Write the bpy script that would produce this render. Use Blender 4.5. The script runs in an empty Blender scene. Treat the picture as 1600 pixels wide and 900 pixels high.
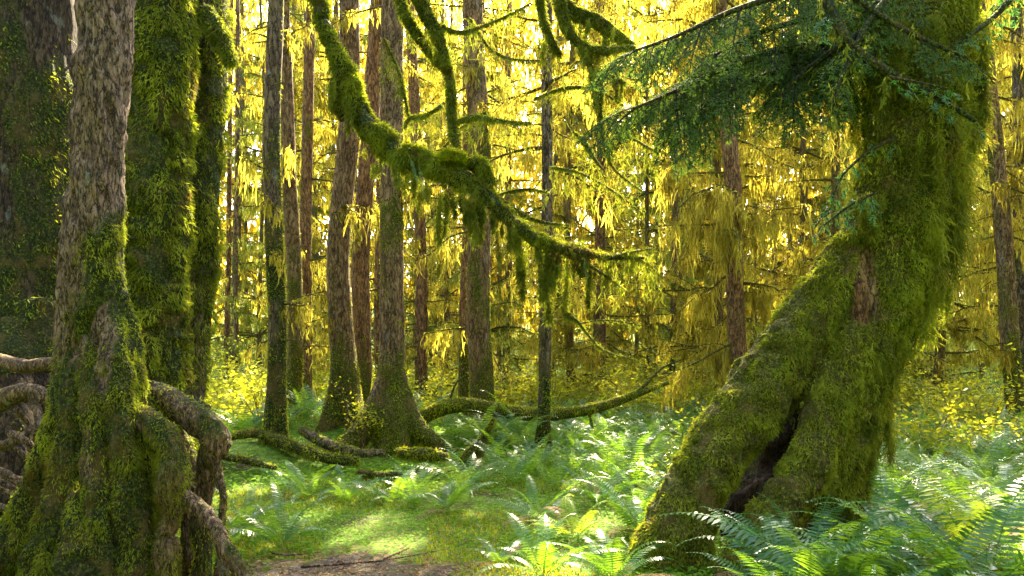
import bpy, math, random
import numpy as np
from mathutils import Vector, noise as mnoise

random.seed(7)
RNG = np.random.default_rng(11)
SC = bpy.context.scene
COL = SC.collection
R = math.radians

# ------------------------------------------------------------------ camera, sky, sun, exposure
CAMZ = 1.6
HOR = 520.0
FPX = 1200.0
cam_d = bpy.data.cameras.new("camera")
cam = bpy.data.objects.new("camera", cam_d)
COL.objects.link(cam)
cam.location = (0, 0, CAMZ)
cam.rotation_euler = (R(90), 0, 0)
cam_d.sensor_width = 36.0
cam_d.lens = 36.0 * FPX / 1600.0
cam_d.shift_y = (HOR - 450.0) / 1600.0
cam_d.clip_end = 1000
cam_d.clip_start = 0.05
SC.camera = cam

SUN_EL, SUN_AZ = 38.0, 11.0          # degrees; azimuth measured from +Y towards +X
world = bpy.data.worlds.new("World")
SC.world = world
world.use_nodes = True
wn = world.node_tree
wn.nodes.clear()
sky = wn.nodes.new("ShaderNodeTexSky")
sky.sky_type = 'NISHITA'
sky.sun_disc = False
sky.sun_elevation = R(SUN_EL)
sky.sun_rotation = R(SUN_AZ)
sky.air_density = 1.0
sky.dust_density = 4.0
sky.ozone_density = 1.0
bg = wn.nodes.new("ShaderNodeBackground")
bg.inputs[1].default_value = 0.15
wo = wn.nodes.new("ShaderNodeOutputWorld")
wn.links.new(sky.outputs[0], bg.inputs[0])
wn.links.new(bg.outputs[0], wo.inputs[0])

sun_d = bpy.data.lights.new("sun", 'SUN')
sun_d.energy = 5.0
sun_d.angle = R(0.6)
sun_d.color = (1.0, 0.84, 0.56)
sun = bpy.data.objects.new("sun", sun_d)
COL.objects.link(sun)
sdir = Vector((math.sin(R(SUN_AZ)) * math.cos(R(SUN_EL)), math.cos(R(SUN_AZ)) * math.cos(R(SUN_EL)), math.sin(R(SUN_EL))))
sun.rotation_euler = (-sdir).to_track_quat('-Z', 'Y').to_euler()

SC.view_settings.view_transform = 'Standard'
SC.view_settings.look = 'None'
SC.view_settings.exposure = 3.15
SC.view_settings.gamma = 1.0
SC.view_settings.use_curve_mapping = False
SC.render.engine = 'CYCLES'
cy = SC.cycles
cy.max_bounces = 7
cy.diffuse_bounces = 4
cy.glossy_bounces = 2
cy.transmission_bounces = 4
cy.transparent_max_bounces = 8
cy.volume_bounces = 0
cy.caustics_reflective = False
cy.caustics_refractive = False
cy.sample_clamp_indirect = 6.0
cy.use_denoising = True

# ------------------------------------------------------------------ numpy helpers
def P(px, py, d):
    """a point seen at photo pixel (px, py), d metres in front of the camera"""
    return np.array([(px - 800.0) / FPX * d, d, CAMZ + (HOR - py) / FPX * d])

def _h(ix, iy, iz):
    n = (ix * 374761393 + iy * 668265263 + iz * 2147483647 % 1274126177) & 0xffffffff
    n = (n ^ (n >> 13)) * 1274126177 & 0xffffffff
    n = (n ^ (n >> 16)) * 2246822519 & 0xffffffff
    return ((n ^ (n >> 15)) & 0xffffff) / float(0xffffff)

def vnoise(p, s=1.0, seed=0):
    """value noise in -1..1 on an (n,3) array; s may be a scalar or 3 scales"""
    q = np.asarray(p, float) * np.asarray(s, float) + seed * 17.31
    i = np.floor(q).astype(np.int64)
    f = q - i
    f = f * f * (3 - 2 * f)
    r = 0
    for a in (0, 1):
        for b in (0, 1):
            for c in (0, 1):
                w = (f[..., 0] if a else 1 - f[..., 0]) * (f[..., 1] if b else 1 - f[..., 1]) * (f[..., 2] if c else 1 - f[..., 2])
                r = r + w * _h(i[..., 0] + a, i[..., 1] + b, i[..., 2] * 1 + c)
    return r * 2 - 1

def nrm(v):
    return v / np.maximum(np.linalg.norm(v, axis=-1, keepdims=True), 1e-9)

def crom(pts, n):
    """Catmull-Rom resample of (k,m) control points into n rows"""
    pts = np.asarray(pts, float)
    k = len(pts)
    if k == 2:
        t = np.linspace(0, 1, n)[:, None]
        return pts[0] * (1 - t) + pts[1] * t
    e = np.vstack([2 * pts[0] - pts[1], pts, 2 * pts[-1] - pts[-2]])
    u = np.linspace(0, k - 1 - 1e-6, n)
    i = u.astype(int)
    t = (u - i)[:, None]
    a, b, c, d = e[i], e[i + 1], e[i + 2], e[i + 3]
    return 0.5 * (2 * b + (c - a) * t + (2 * a - 5 * b + 4 * c - d) * t ** 2 + (3 * b - a - 3 * c + d) * t ** 3)

class MB:
    """collects vertices and faces; build() links them as ONE mesh object"""
    def __init__(s):
        s.v, s.q, s.t, s.a, s.m, s.n = [], [], [], [], [], 0
    def add(s, v, quads=None, tris=None, a=None, mo=None):
        v = np.asarray(v, float).reshape(-1, 3)
        if quads is not None and len(quads): s.q.append(np.asarray(quads) + s.n)
        if tris is not None and len(tris): s.t.append(np.asarray(tris) + s.n)
        s.v.append(v)
        s.a.append(np.full(len(v), 0.5) if a is None else np.asarray(a, float).ravel())
        s.m.append(np.zeros(len(v)) if mo is None else np.asarray(mo, float).ravel())
        s.n += len(v)
    def tube(s, pts, rad, sides=10, rough=0.0, rs=6.0, cap=True, seed=0, a=None, mo=None, lobes=None):
        pts = np.asarray(pts, float)
        n = len(pts)
        rad = np.broadcast_to(np.asarray(rad, float), (n,))
        T = nrm(np.gradient(pts, axis=0))
        up = np.array([0.0, 1.0, 0.13]) if abs(T[0][2]) > .6 else np.array([0, 0.1, 1.0])
        U = nrm(np.cross(T, up)); W = nrm(np.cross(T, U))
        th = np.linspace(0, 2 * np.pi, sides, endpoint=False)
        rr = np.repeat(rad[:, None], sides, 1)
        if lobes is not None: rr = rr * lobes(pts, th)
        d = U[:, None] * np.cos(th)[None, :, None] + W[:, None] * np.sin(th)[None, :, None]
        v = pts[:, None] + d * rr[..., None]
        if rough:
            nz = vnoise(v.reshape(-1, 3), (rs, rs, rs * .35), seed) * .6 + vnoise(v.reshape(-1, 3), (rs * 3, rs * 3, rs), seed + 3) * .4
            v = v + d * (nz.reshape(n, sides, 1) * rough * rr[..., None])
        ii, jj = np.meshgrid(np.arange(n - 1), np.arange(sides), indexing='ij')
        a0 = ii * sides + jj; a1 = ii * sides + (jj + 1) % sides
        q = np.stack([a0, a1, a1 + sides, a0 + sides], -1).reshape(-1, 4)
        vv = v.reshape(-1, 3)
        tr = None
        if cap:
            vv = np.vstack([vv, pts[0], pts[-1]])
            c0, c1 = n * sides, n * sides + 1
            j = np.arange(sides)
            tr = np.vstack([np.stack([np.full(sides, c0), (j + 1) % sides, j], -1),
                            np.stack([np.full(sides, c1), (n - 1) * sides + j, (n - 1) * sides + (j + 1) % sides], -1)])
        s.add(vv, q, tr, None if a is None else np.full(len(vv), a), None if mo is None else np.full(len(vv), mo))
    def ribbons(s, p0, d0, L, W, side=None, segs=3, droop=0.0, wig=0.0, taper='tip', grav=(0, 0, -1), rnd=None, bow=0.0):
        """n thin curved blades: start p0 (n,3), direction d0, length L, width W"""
        p0 = np.asarray(p0, float); n = len(p0)
        if n == 0: return
        d0 = nrm(np.broadcast_to(np.asarray(d0, float), (n, 3)).copy())
        L = np.broadcast_to(np.asarray(L, float), (n,)); W = np.broadcast_to(np.asarray(W, float), (n,))
        droop = np.broadcast_to(np.asarray(droop, float), (n,))
        if side is None: side = RNG.normal(size=(n, 3))
        side = np.broadcast_to(side, (n, 3))
        side = nrm(side - d0 * np.sum(side * d0, 1, keepdims=True) + 1e-6)
        g = np.asarray(grav, float)
        rows, p, d = [], p0.copy(), d0.copy()
        prof = {'tip': [1.0 - 0.92 * (k / segs) ** 1.2 for k in range(segs + 1)],
                'leaf': [0.35 + 0.65 * math.sin(math.pi * min(1, k / segs * .9 + .12)) if k < segs else 0.08 for k in range(segs + 1)],
                'moss': [0.55, 1.0, 0.9, 0.75, 0.5, 0.35, 0.15, .05][:segs] + [0.06] if segs < 8 else None}[taper]
        for k in range(segs + 1):
            w = (W * prof[k] * .5)[:, None]
            rows.append(np.stack([p - side * w, p + side * w], 1))
            if wig:
                d = d + RNG.normal(size=(n, 3)) * wig
                side = nrm(side + RNG.normal(size=(n, 3)) * wig * 1.2)
            d = nrm(d + g * droop[:, None])
            p = p + d * (L / segs)[:, None]
        v = np.stack(rows, 1)                       # n, segs+1, 2, 3
        b = (np.arange(n) * (segs + 1) * 2)[:, None] + (np.arange(segs) * 2)[None, :]
        b = b.ravel()
        q = np.stack([b, b + 1, b + 3, b + 2], -1)
        rnd = RNG.random(n) if rnd is None else np.asarray(rnd)
        s.add(v.reshape(-1, 3), q, None, np.repeat(rnd, (segs + 1) * 2))
    def build(s, name, mat, parent=None, smooth=False, off=None):
        v = np.concatenate(s.v) if s.v else np.zeros((0, 3))
        if off is None:
            off = np.zeros(3); o_ = parent
            while o_ is not None:
                off = off + np.array(o_.location); o_ = o_.parent
        v = v - off
        me = bpy.data.meshes.new(name)
        q = np.concatenate(s.q).astype(np.int32) if s.q else np.zeros((0, 4), np.int32)
        t = np.concatenate(s.t).astype(np.int32) if s.t else np.zeros((0, 3), np.int32)
        me.vertices.add(len(v)); me.vertices.foreach_set('co', v.ravel().astype(np.float32))
        nl = len(q) * 4 + len(t) * 3
        me.loops.add(nl); me.loops.foreach_set('vertex_index', np.concatenate([q.ravel(), t.ravel()]))
        me.polygons.add(len(q) + len(t))
        me.polygons.foreach_set('loop_start', np.concatenate([np.arange(len(q)) * 4, len(q) * 4 + np.arange(len(t)) * 3]).astype(np.int32))
        at = me.attributes.new('rv', 'FLOAT', 'POINT'); at.data.foreach_set('value', np.concatenate(s.a).astype(np.float32))
        m = np.concatenate(s.m)
        if m.any():
            at = me.attributes.new('moss', 'FLOAT', 'POINT'); at.data.foreach_set('value', m.astype(np.float32))
        me.update(calc_edges=True)
        if smooth: me.polygons.foreach_set('use_smooth', np.ones(len(me.polygons), bool))
        me.materials.append(mat)
        o = bpy.data.objects.new(name, me)
        COL.objects.link(o)
        if parent: o.parent = parent
        return o

def tag(o, label=None, cat=None, group=None, kind=None):
    if label: o['label'] = label
    if cat: o['category'] = cat
    if group: o['group'] = group
    if kind: o['kind'] = kind
    return o

def thing(name, label, cat, loc=(0, 0, 0), group=None):
    o = bpy.data.objects.new(name, None)
    o.empty_display_size = .2
    COL.objects.link(o)
    o.location = tuple(float(a) for a in loc)
    return tag(o, label, cat, group)

def copy_tree(o, parent=None):
    c = o.copy(); COL.objects.link(c); c.parent = parent
    for ch in list(o.children): copy_tree(ch, c)
    return c

def remeshed(tubes, voxel, smooth=2):
    """union of tubes grown together: returns verts, tris, normals"""
    mb = MB()
    for pts, rad, sides in tubes: mb.tube(pts, rad, sides)
    o = mb.build('temp_blend', MAT['bark'], None, off=np.zeros(3))
    m = o.modifiers.new('r', 'REMESH'); m.mode = 'VOXEL'; m.voxel_size = voxel; m.adaptivity = 0
    if smooth:
        m2 = o.modifiers.new('s', 'SMOOTH'); m2.iterations = smooth; m2.factor = .5
    dg = bpy.context.evaluated_depsgraph_get()
    ev = o.evaluated_get(dg)
    me = ev.to_mesh()
    me.calc_loop_triangles()
    v = np.zeros(len(me.vertices) * 3); me.vertices.foreach_get('co', v); v = v.reshape(-1, 3)
    t = np.zeros(len(me.loop_triangles) * 3, np.int32); me.loop_triangles.foreach_get('vertices', t); t = t.reshape(-1, 3)
    ev.to_mesh_clear()
    md = o.data
    bpy.data.objects.remove(o); bpy.data.meshes.remove(md)
    return v, t

def vnormals(v, t):
    fn = np.cross(v[t[:, 1]] - v[t[:, 0]], v[t[:, 2]] - v[t[:, 0]])
    n = np.zeros_like(v)
    for k in range(3): np.add.at(n, t[:, k], fn)
    return nrm(n)

def arrays(mb):
    v = np.concatenate(mb.v)
    t = [] if not mb.t else [np.concatenate(mb.t)]
    if mb.q:
        q = np.concatenate(mb.q); t += [q[:, [0, 1, 2]], q[:, [0, 2, 3]]]
    return v, np.concatenate(t)

def sample(v, t, n):
    a = v[t[:, 0]]; b = v[t[:, 1]] - a; c = v[t[:, 2]] - a
    fn = np.cross(b, c); ar = np.linalg.norm(fn, axis=1)
    i = RNG.choice(len(t), size=n, p=ar / ar.sum())
    r1, r2 = RNG.random(n), RNG.random(n)
    f = r1 + r2 > 1; r1[f] = 1 - r1[f]; r2[f] = 1 - r2[f]
    return a[i] + b[i] * r1[:, None] + c[i] * r2[:, None], nrm(fn[i]), ar.sum() / 2

def frontal(p, n):
    """keep what a camera near the viewpoint (or a few steps beside it) could see"""
    v = np.array([0, 0, CAMZ]) - p
    return np.sum(nrm(v) * n, 1) > -0.45

# ------------------------------------------------------------------ materials
def mat(name, fn):
    m = bpy.data.materials.new(name); m.use_nodes = True
    nt = m.node_tree; nt.nodes.clear()
    out = nt.nodes.new('ShaderNodeOutputMaterial')
    sh = fn(nt)
    nt.links.new(sh, out.inputs[0])
    return m
def N(nt, typ, **k):
    n = nt.nodes.new(typ)
    for a, b in k.items():
        if a.startswith('i_'):
            key = a[2:]
            n.inputs[int(key) if key.isdigit() else key.replace('_', ' ')].default_value = b
        else: setattr(n, a, b)
    return n
def ramp(nt, src, stops, interp='LINEAR'):
    r = nt.nodes.new('ShaderNodeValToRGB'); cr = r.color_ramp; cr.interpolation = interp
    while len(cr.elements) < len(stops): cr.elements.new(.5)
    for e, (p, c) in zip(cr.elements, stops):
        e.position = p; e.color = (*c, 1) if len(c) == 3 else c
    nt.links.new(src, r.inputs[0]); return r.outputs[0]
def mixc(nt, f, a, b, mode='MIX'):
    m = nt.nodes.new('ShaderNodeMix'); m.data_type = 'RGBA'; m.blend_type = mode
    for s, x in ((0, f), (6, a), (7, b)):
        if hasattr(x, 'is_linked') or isinstance(x, bpy.types.NodeSocket): nt.links.new(x, m.inputs[s])
        else: m.inputs[s].default_value = x if s == 0 else (*x, 1) if len(x) == 3 else x
    return m.outputs[2]
def noise_(nt, scale, vec=None, detail=4, rough=.6, dim='3D'):
    n = nt.nodes.new('ShaderNodeTexNoise'); n.inputs['Scale'].default_value = scale
    n.inputs['Detail'].default_value = detail; n.inputs['Roughness'].default_value = rough
    if vec is not None: nt.links.new(vec, n.inputs['Vector'])
    return n.outputs[0]
def objvec(nt, scale=(1, 1, 1)):
    t = nt.nodes.new('ShaderNodeNewGeometry')
    m = nt.nodes.new('ShaderNodeMapping'); m.inputs['Scale'].default_value = scale
    nt.links.new(t.outputs['Position'], m.inputs[0]); return m.outputs[0]
def attr(nt, name):
    a = nt.nodes.new('ShaderNodeAttribute'); a.attribute_name = name; return a.outputs['Fac']
def prin(nt, col, rough=.8, spec=.3, bump=None, bstr=.5, bdist=.02):
    p = nt.nodes.new('ShaderNodeBsdfPrincipled')
    if isinstance(col, bpy.types.NodeSocket): nt.links.new(col, p.inputs['Base Color'])
    else: p.inputs['Base Color'].default_value = (*col, 1)
    p.inputs['Roughness'].default_value = rough
    p.inputs['Specular IOR Level'].default_value = spec
    if bump is not None:
        b = nt.nodes.new('ShaderNodeBump'); b.inputs['Strength'].default_value = bstr; b.inputs['Distance'].default_value = bdist
        nt.links.new(bump, b.inputs['Height']); nt.links.new(b.outputs[0], p.inputs['Normal'])
    return p.outputs[0]

def leafy(front, back, tr=.5, rough=.6, spec=.2, nscale=1.6, brown=0.0):
    """diffuse + translucent; front / back are (dark, light) colour pairs varied by blade and by clump"""
    def f(nt):
        rv = attr(nt, 'rv')
        nz = noise_(nt, nscale, objvec(nt), 3)
        m = N(nt, 'ShaderNodeMath', operation='MULTIPLY_ADD'); nt.links.new(rv, m.inputs[0]); m.inputs[1].default_value = .55
        m2 = N(nt, 'ShaderNodeMath', operation='MULTIPLY_ADD'); nt.links.new(nz, m2.inputs[0]); m2.inputs[1].default_value = 1.6; m2.inputs[2].default_value = -.55
        nt.links.new(m2.outputs[0], m.inputs[2])
        fc = ramp(nt, m.outputs[0], [(0.05, front[0]), (.95, front[1])])
        bc = ramp(nt, m.outputs[0], [(0.05, back[0]), (.95, back[1])])
        if brown:
            bn = noise_(nt, 2.7, objvec(nt, (1, 1, .6)), 6, .75)
            bf = ramp(nt, bn, [(.53, (0, 0, 0)), (.66, (brown,) * 3)])
            fc = mixc(nt, bf, fc, (.10, .065, .022)); bc = mixc(nt, bf, bc, (.30, .19, .04))
        p = prin(nt, fc, rough, spec)
        t = nt.nodes.new('ShaderNodeBsdfTranslucent'); nt.links.new(bc, t.inputs[0])
        mx = nt.nodes.new('ShaderNodeMixShader'); mx.inputs[0].default_value = tr
        nt.links.new(p, mx.inputs[1]); nt.links.new(t.outputs[0], mx.inputs[2])
        return mx.outputs[0]
    return f

def bark_fn(c0, c1, cm=((.022, .032, .005), (.14, .18, .015)), lichen=0.0, vs=9.0):
    def f(nt):
        v = objvec(nt, (vs, vs, vs * .28))
        n1 = noise_(nt, 1.0, v, 6, .65)
        n0 = noise_(nt, 1.6, v, 5, .55)
        rg = N(nt, 'ShaderNodeMath', operation='SUBTRACT'); nt.links.new(n0, rg.inputs[0]); rg.inputs[1].default_value = .5
        ab = N(nt, 'ShaderNodeMath', operation='ABSOLUTE'); nt.links.new(rg.outputs[0], ab.inputs[0])
        cr = ramp(nt, ab.outputs[0], [(0, (0, 0, 0)), (.045, (.8, .8, .8)), (.12, (1, 1, 1))])
        vf = objvec(nt, (vs * 4, vs * 4, vs * 1.6))
        n1b = noise_(nt, 1.0, vf, 6, .7)
        vp = objvec(nt, (vs * 2.6, vs * 2.6, vs * .9)); wn_ = nt.nodes.new('ShaderNodeTexNoise'); wn_.inputs['Scale'].default_value = 1.1; wn_.inputs['Detail'].default_value = 5; nt.links.new(vp, wn_.inputs['Vector'])
        sc1 = nt.nodes.new('ShaderNodeVectorMath'); sc1.operation = 'MULTIPLY_ADD'; nt.links.new(wn_.outputs[1], sc1.inputs[0]); sc1.inputs[1].default_value = (1.6, 1.6, 1.6); nt.links.new(vp, sc1.inputs[2])
        pv = nt.nodes.new('ShaderNodeTexVoronoi'); pv.inputs['Scale'].default_value = 1.0; nt.links.new(sc1.outputs[0], pv.inputs['Vector'])
        sx = nt.nodes.new('ShaderNodeSeparateColor'); nt.links.new(pv.outputs['Color'], sx.inputs[0])
        plate = sx.outputs[0]
        nm_ = N(nt, 'ShaderNodeMath', operation='MULTIPLY_ADD'); nt.links.new(n1b, nm_.inputs[0]); nm_.inputs[1].default_value = .6
        hf = N(nt, 'ShaderNodeMath', operation='MULTIPLY'); nt.links.new(n1, hf.inputs[0]); hf.inputs[1].default_value = .4; nt.links.new(hf.outputs[0], nm_.inputs[2])
        col = ramp(nt, nm_.outputs[0], [(.36, c0), (.62, c1)])
        col = mixc(nt, .8, col, ramp(nt, plate, [(0, (.35, .33, .31)), (.5, (.8, .78, .76)), (1, (1.25, 1.22, 1.2))]), 'MULTIPLY')
        col = mixc(nt, cr, tuple(x * .25 for x in c0), col)
        if lichen:
            ln = noise_(nt, 7.0, objvec(nt, (1, 1, .6)), 5, .7)
            lf = ramp(nt, ln, [(.60, (0, 0, 0)), (.68, (lichen,) * 3)])
            col = mixc(nt, lf, col, (.42, .46, .42))
        mo = attr(nt, 'moss')
        mn = noise_(nt, 48.0, objvec(nt), 8, .8)
        mc = ramp(nt, mn, [(.38, tuple(x * .4 for x in cm[0])), (.5, cm[0]), (.62, cm[1])])
        bq = ramp(nt, noise_(nt, 5.0, objvec(nt), 5, .7), [(.5, (0, 0, 0)), (.62, (.6, .6, .6))])
        mc = mixc(nt, bq, mc, (.15, .095, .03))
        ms = N(nt, 'ShaderNodeMath', operation='MULTIPLY_ADD'); nt.links.new(mn, ms.inputs[0]); ms.inputs[1].default_value = .8
        a2 = N(nt, 'ShaderNodeMath', operation='SUBTRACT'); nt.links.new(mo, a2.inputs[0]); a2.inputs[1].default_value = .4
        nt.links.new(a2.outputs[0], ms.inputs[2])
        mf = ramp(nt, ms.outputs[0], [(.38, (0, 0, 0)), (.55, (1, 1, 1))])
        col = mixc(nt, mf, col, mc)
        h = N(nt, 'ShaderNodeMath', operation='ADD'); nt.links.new(cr, h.inputs[0])
        h2 = N(nt, 'ShaderNodeMath', operation='MULTIPLY'); hp = N(nt, 'ShaderNodeMath', operation='MULTIPLY_ADD'); nt.links.new(plate, hp.inputs[0]); hp.inputs[1].default_value = 1.2; nt.links.new(n1b, hp.inputs[2]); nt.links.new(hp.outputs[0], h2.inputs[0]); h2.inputs[1].default_value = 1.2
        nt.links.new(h2.outputs[0], h.inputs[1])
        h3 = N(nt, 'ShaderNodeMath', operation='ADD'); nt.links.new(h.outputs[0], h3.inputs[0]); nt.links.new(mn, h3.inputs[1])
        return prin(nt, col, .85, .25, h3.outputs[0], .8, .02)
    return f

MAT = {}
MAT['bark'] = mat('bark', bark_fn((.09, .06, .035), (.32, .24, .15), lichen=.5, vs=11))
MAT['bark_grey'] = mat('bark_grey', bark_fn((.065, .040, .024), (.38, .28, .20), lichen=.6, vs=21))
MAT['bark_red'] = mat('bark_red', bark_fn((.17, .075, .025), (.46, .28, .12), cm=((.06, .07, .006), (.27, .28, .018)), lichen=.1, vs=14))
MAT['bark_brown'] = mat('bark_brown', bark_fn((.15, .08, .025), (.42, .29, .15), cm=((.06, .07, .006), (.27, .28, .018)), lichen=.3, vs=14))
MAT['root'] = mat('root', bark_fn((.09, .052, .024), (.40, .29, .17), lichen=.6, vs=22))
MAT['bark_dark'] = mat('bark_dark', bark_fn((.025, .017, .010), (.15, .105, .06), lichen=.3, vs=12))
MAT['hollow_shade'] = mat('hollow_shade_wood', bark_fn((.02, .012, .006), (.10, .06, .028), vs=14))  # near-black brown standing in for deep shade between the root legs
MAT['dark_wood'] = mat('dark_wood', bark_fn((.015, .013, .01), (.05, .04, .03)))
MAT['rot_wood'] = mat('rot_wood', bark_fn((.12, .06, .025), (.4, .22, .11), vs=22))
# hanging lichen moss: green in reflected light, golden when the sun comes through it
MAT['hang'] = mat('hanging_moss', leafy(((.04, .035, .006), (.28, .27, .05)), ((.19, .13, .005), (.96, .87, .10)), .64, .8, .1, 2.2, .42))
MAT['hang_olive'] = mat('olive_hanging_moss', leafy(((.04, .05, .008), (.22, .27, .05)), ((.14, .15, .01), (.74, .80, .12)), .6, .8, .1, 2.2, .35))
MAT['hang_green'] = mat('green_hanging_moss', leafy(((.016, .032, .004), (.30, .35, .035)), ((.11, .15, .008), (.56, .60, .04)), .34, .8, .1, 2.5, .7))
MAT['moss'] = mat('cushion_moss', leafy(((.012, .026, .003), (.33, .39, .035)), ((.10, .15, .006), (.66, .72, .03)), .38, .8, .1, 3.5, .9))
MAT['moss_bright'] = mat('bright_moss', leafy(((.10, .16, .006), (.42, .50, .02)), ((.3, .3, .01), (.7, .66, .03)), .4, .8, .1, 3))
MAT['needle'] = mat('hemlock_needles', leafy(((.016, .050, .006), (.095, .17, .022)), ((.06, .14, .010), (.24, .38, .04)), .3, .7, .15, 1.2))
MAT['needle_lime'] = mat('young_needles', leafy(((.03, .12, .03), (.10, .26, .06)), ((.10, .35, .03), (.25, .55, .06)), .4, .45, .4, 2))
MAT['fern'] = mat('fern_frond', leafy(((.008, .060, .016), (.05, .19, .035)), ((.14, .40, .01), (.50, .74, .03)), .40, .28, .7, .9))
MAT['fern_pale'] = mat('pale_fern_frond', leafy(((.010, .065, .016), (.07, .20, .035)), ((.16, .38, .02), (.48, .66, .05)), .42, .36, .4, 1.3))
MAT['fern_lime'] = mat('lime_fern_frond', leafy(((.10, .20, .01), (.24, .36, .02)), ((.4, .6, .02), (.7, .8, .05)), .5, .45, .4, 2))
MAT['leaf'] = mat('shrub_leaf', leafy(((.05, .11, .01), (.16, .24, .03)), ((.50, .50, .01), (.96, .90, .05)), .66, .4, .4, 2))
MAT['cover'] = mat('sorrel_leaf', leafy(((.04, .12, .008), (.20, .33, .025)), ((.16, .42, .01), (.42, .66, .03)), .45, .75, .1, .9))
MAT['litter'] = mat('dead_leaf', leafy(((.10, .05, .02), (.34, .22, .11)), ((.2, .1, .02), (.5, .3, .08)), .25, .8, .2, 6))
MAT['far'] = mat('far_foliage', leafy(((.04, .06, .012), (.20, .22, .04)), ((.32, .21, .006), (.92, .70, .04)), .66, .8, .1, .3))

def ground_fn(nt):
    v = objvec(nt)
    n1 = noise_(nt, 1.1, v, 5); n2 = noise_(nt, 14, v, 6, .7)
    g = ramp(nt, n2, [(.3, (.03, .07, .006)), (.55, (.12, .22, .012)), (.8, (.24, .34, .02))])
    b = ramp(nt, n2, [(.3, (.035, .025, .015)), (.7, (.13, .095, .05))])
    f = ramp(nt, n1, [(.30, (0, 0, 0)), (.42, (1, 1, 1))])
    return prin(nt, mixc(nt, f, b, g), .9, .2, n2, .9, .05)
MAT['ground'] = mat('forest_floor', ground_fn)
def path_fn(nt):
    v = objvec(nt)
    n2 = noise_(nt, 22, v, 8, .75); n1 = noise_(nt, 3, v, 4)
    c = ramp(nt, n2, [(.3, (.03, .024, .018)), (.52, (.095, .078, .058)), (.72, (.24, .205, .16))])
    c = mixc(nt, ramp(nt, n1, [(.45, (0, 0, 0)), (.62, (.7, .7, .7))]), c, (.12, .11, .03))
    return prin(nt, c, .9, .2, n2, 1.0, .03)
MAT['path'] = mat('trodden_earth', path_fn)

# ------------------------------------------------------------------ terrain
def gh(x, y):
    x = np.asarray(x, float); y = np.asarray(y, float)
    p = np.stack([x, y, np.zeros_like(x)], -1)
    h = vnoise(p, .35, 1) * .10 + vnoise(p, 1.1, 2) * .05 + vnoise(p, 3.3, 4) * .018
    path = np.exp(-(((x + .9) / 1.1) ** 2)) * (y < 9)
    near = np.clip((y - 5.6) / 3.0, 0, 1)
    h = h * (near * (1 - .5 * path) + .12 * (1 - near))
    h = h + np.clip((y - 17) / 20, 0, 4) * .55 + np.clip((y - 30) / 10, 0, 20) * .5
    # old nurse log ridge the middle trees stand on
    u = (x + 2.2) * .98 + (y - 10.6) * .2; w = (y - 10.6 - (x + 2.2) * -.12)
    h = h + .34 * np.exp(-(w / .75) ** 2) * np.exp(-(np.abs(u) / 2.3) ** 4) * (1 + .3 * vnoise(p, 1.7, 9))
    h = h + .25 * np.exp(-(((x + 3.0) / .8) ** 2) - (((y - 9.3) / .8) ** 2))
    return h
def gz(x, y): return float(gh(np.array([x]), np.array([y]))[0])

xs = np.concatenate([np.linspace(-220, -14, 24), np.arange(-13.8, 14, .12), np.linspace(14.2, 220, 24)])
ys = np.concatenate([np.linspace(-40, 2, 12), np.arange(2.1, 20, .12), np.linspace(20.3, 60, 60), np.linspace(64, 420, 14)])
X, Y = np.meshgrid(xs, ys, indexing='xy')
Z = gh(X.ravel(), Y.ravel()).reshape(X.shape)
mb = MB()
nx, ny = len(xs), len(ys)
ii, jj = np.meshgrid(np.arange(ny - 1), np.arange(nx - 1), indexing='ij')
b = (ii * nx + jj).ravel()
mb.add(np.stack([X, Y, Z], -1).reshape(-1, 3), np.stack([b, b + 1, b + nx + 1, b + nx], -1))
tag(mb.build('ground', MAT['ground'], smooth=True), kind='structure')

# trodden path: a sheet following the ground, ragged edge
PXL = [P(x, y, 1)[:1] for x, y in ()]
def path_mask(x, y):
    p = np.stack([x, y, 0 * x], -1)
    c = -1.15 + (y - 5) * .12
    w = np.where(y < 5.2, .8, .8 - (y - 5.2) * 1.5)
    return w - np.abs(x - c) + vnoise(p, 2.5, 5) * .35 + vnoise(p, 9, 6) * .12
gx = np.arange(-5, 3, .04); gy = np.arange(2.2, 7.2, .04)
X, Y = np.meshgrid(gx, gy, indexing='xy'); nx = len(gx)
pp = np.stack([X.ravel(), Y.ravel(), 0 * X.ravel()], -1)
mk = path_mask(X.ravel(), Y.ravel()).reshape(X.shape) > 0
ii, jj = np.nonzero(mk[:-1, :-1] & mk[1:, 1:] & mk[1:, :-1] & mk[:-1, 1:])
b = ii * nx + jj
Zp = gh(X.ravel(), Y.ravel()) + np.clip(path_mask(X.ravel(), Y.ravel()) * .12 - .008, -.012, .02) + vnoise(pp, 14, 3) * .010 + vnoise(pp, 34, 3) * .006
mb = MB(); mb.add(np.stack([X.ravel(), Y.ravel(), Zp], -1), np.stack([b, b + 1, b + nx + 1, b + nx], -1))
po = mb.build('path', MAT['path'], smooth=True); tag(po, kind='structure')

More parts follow.
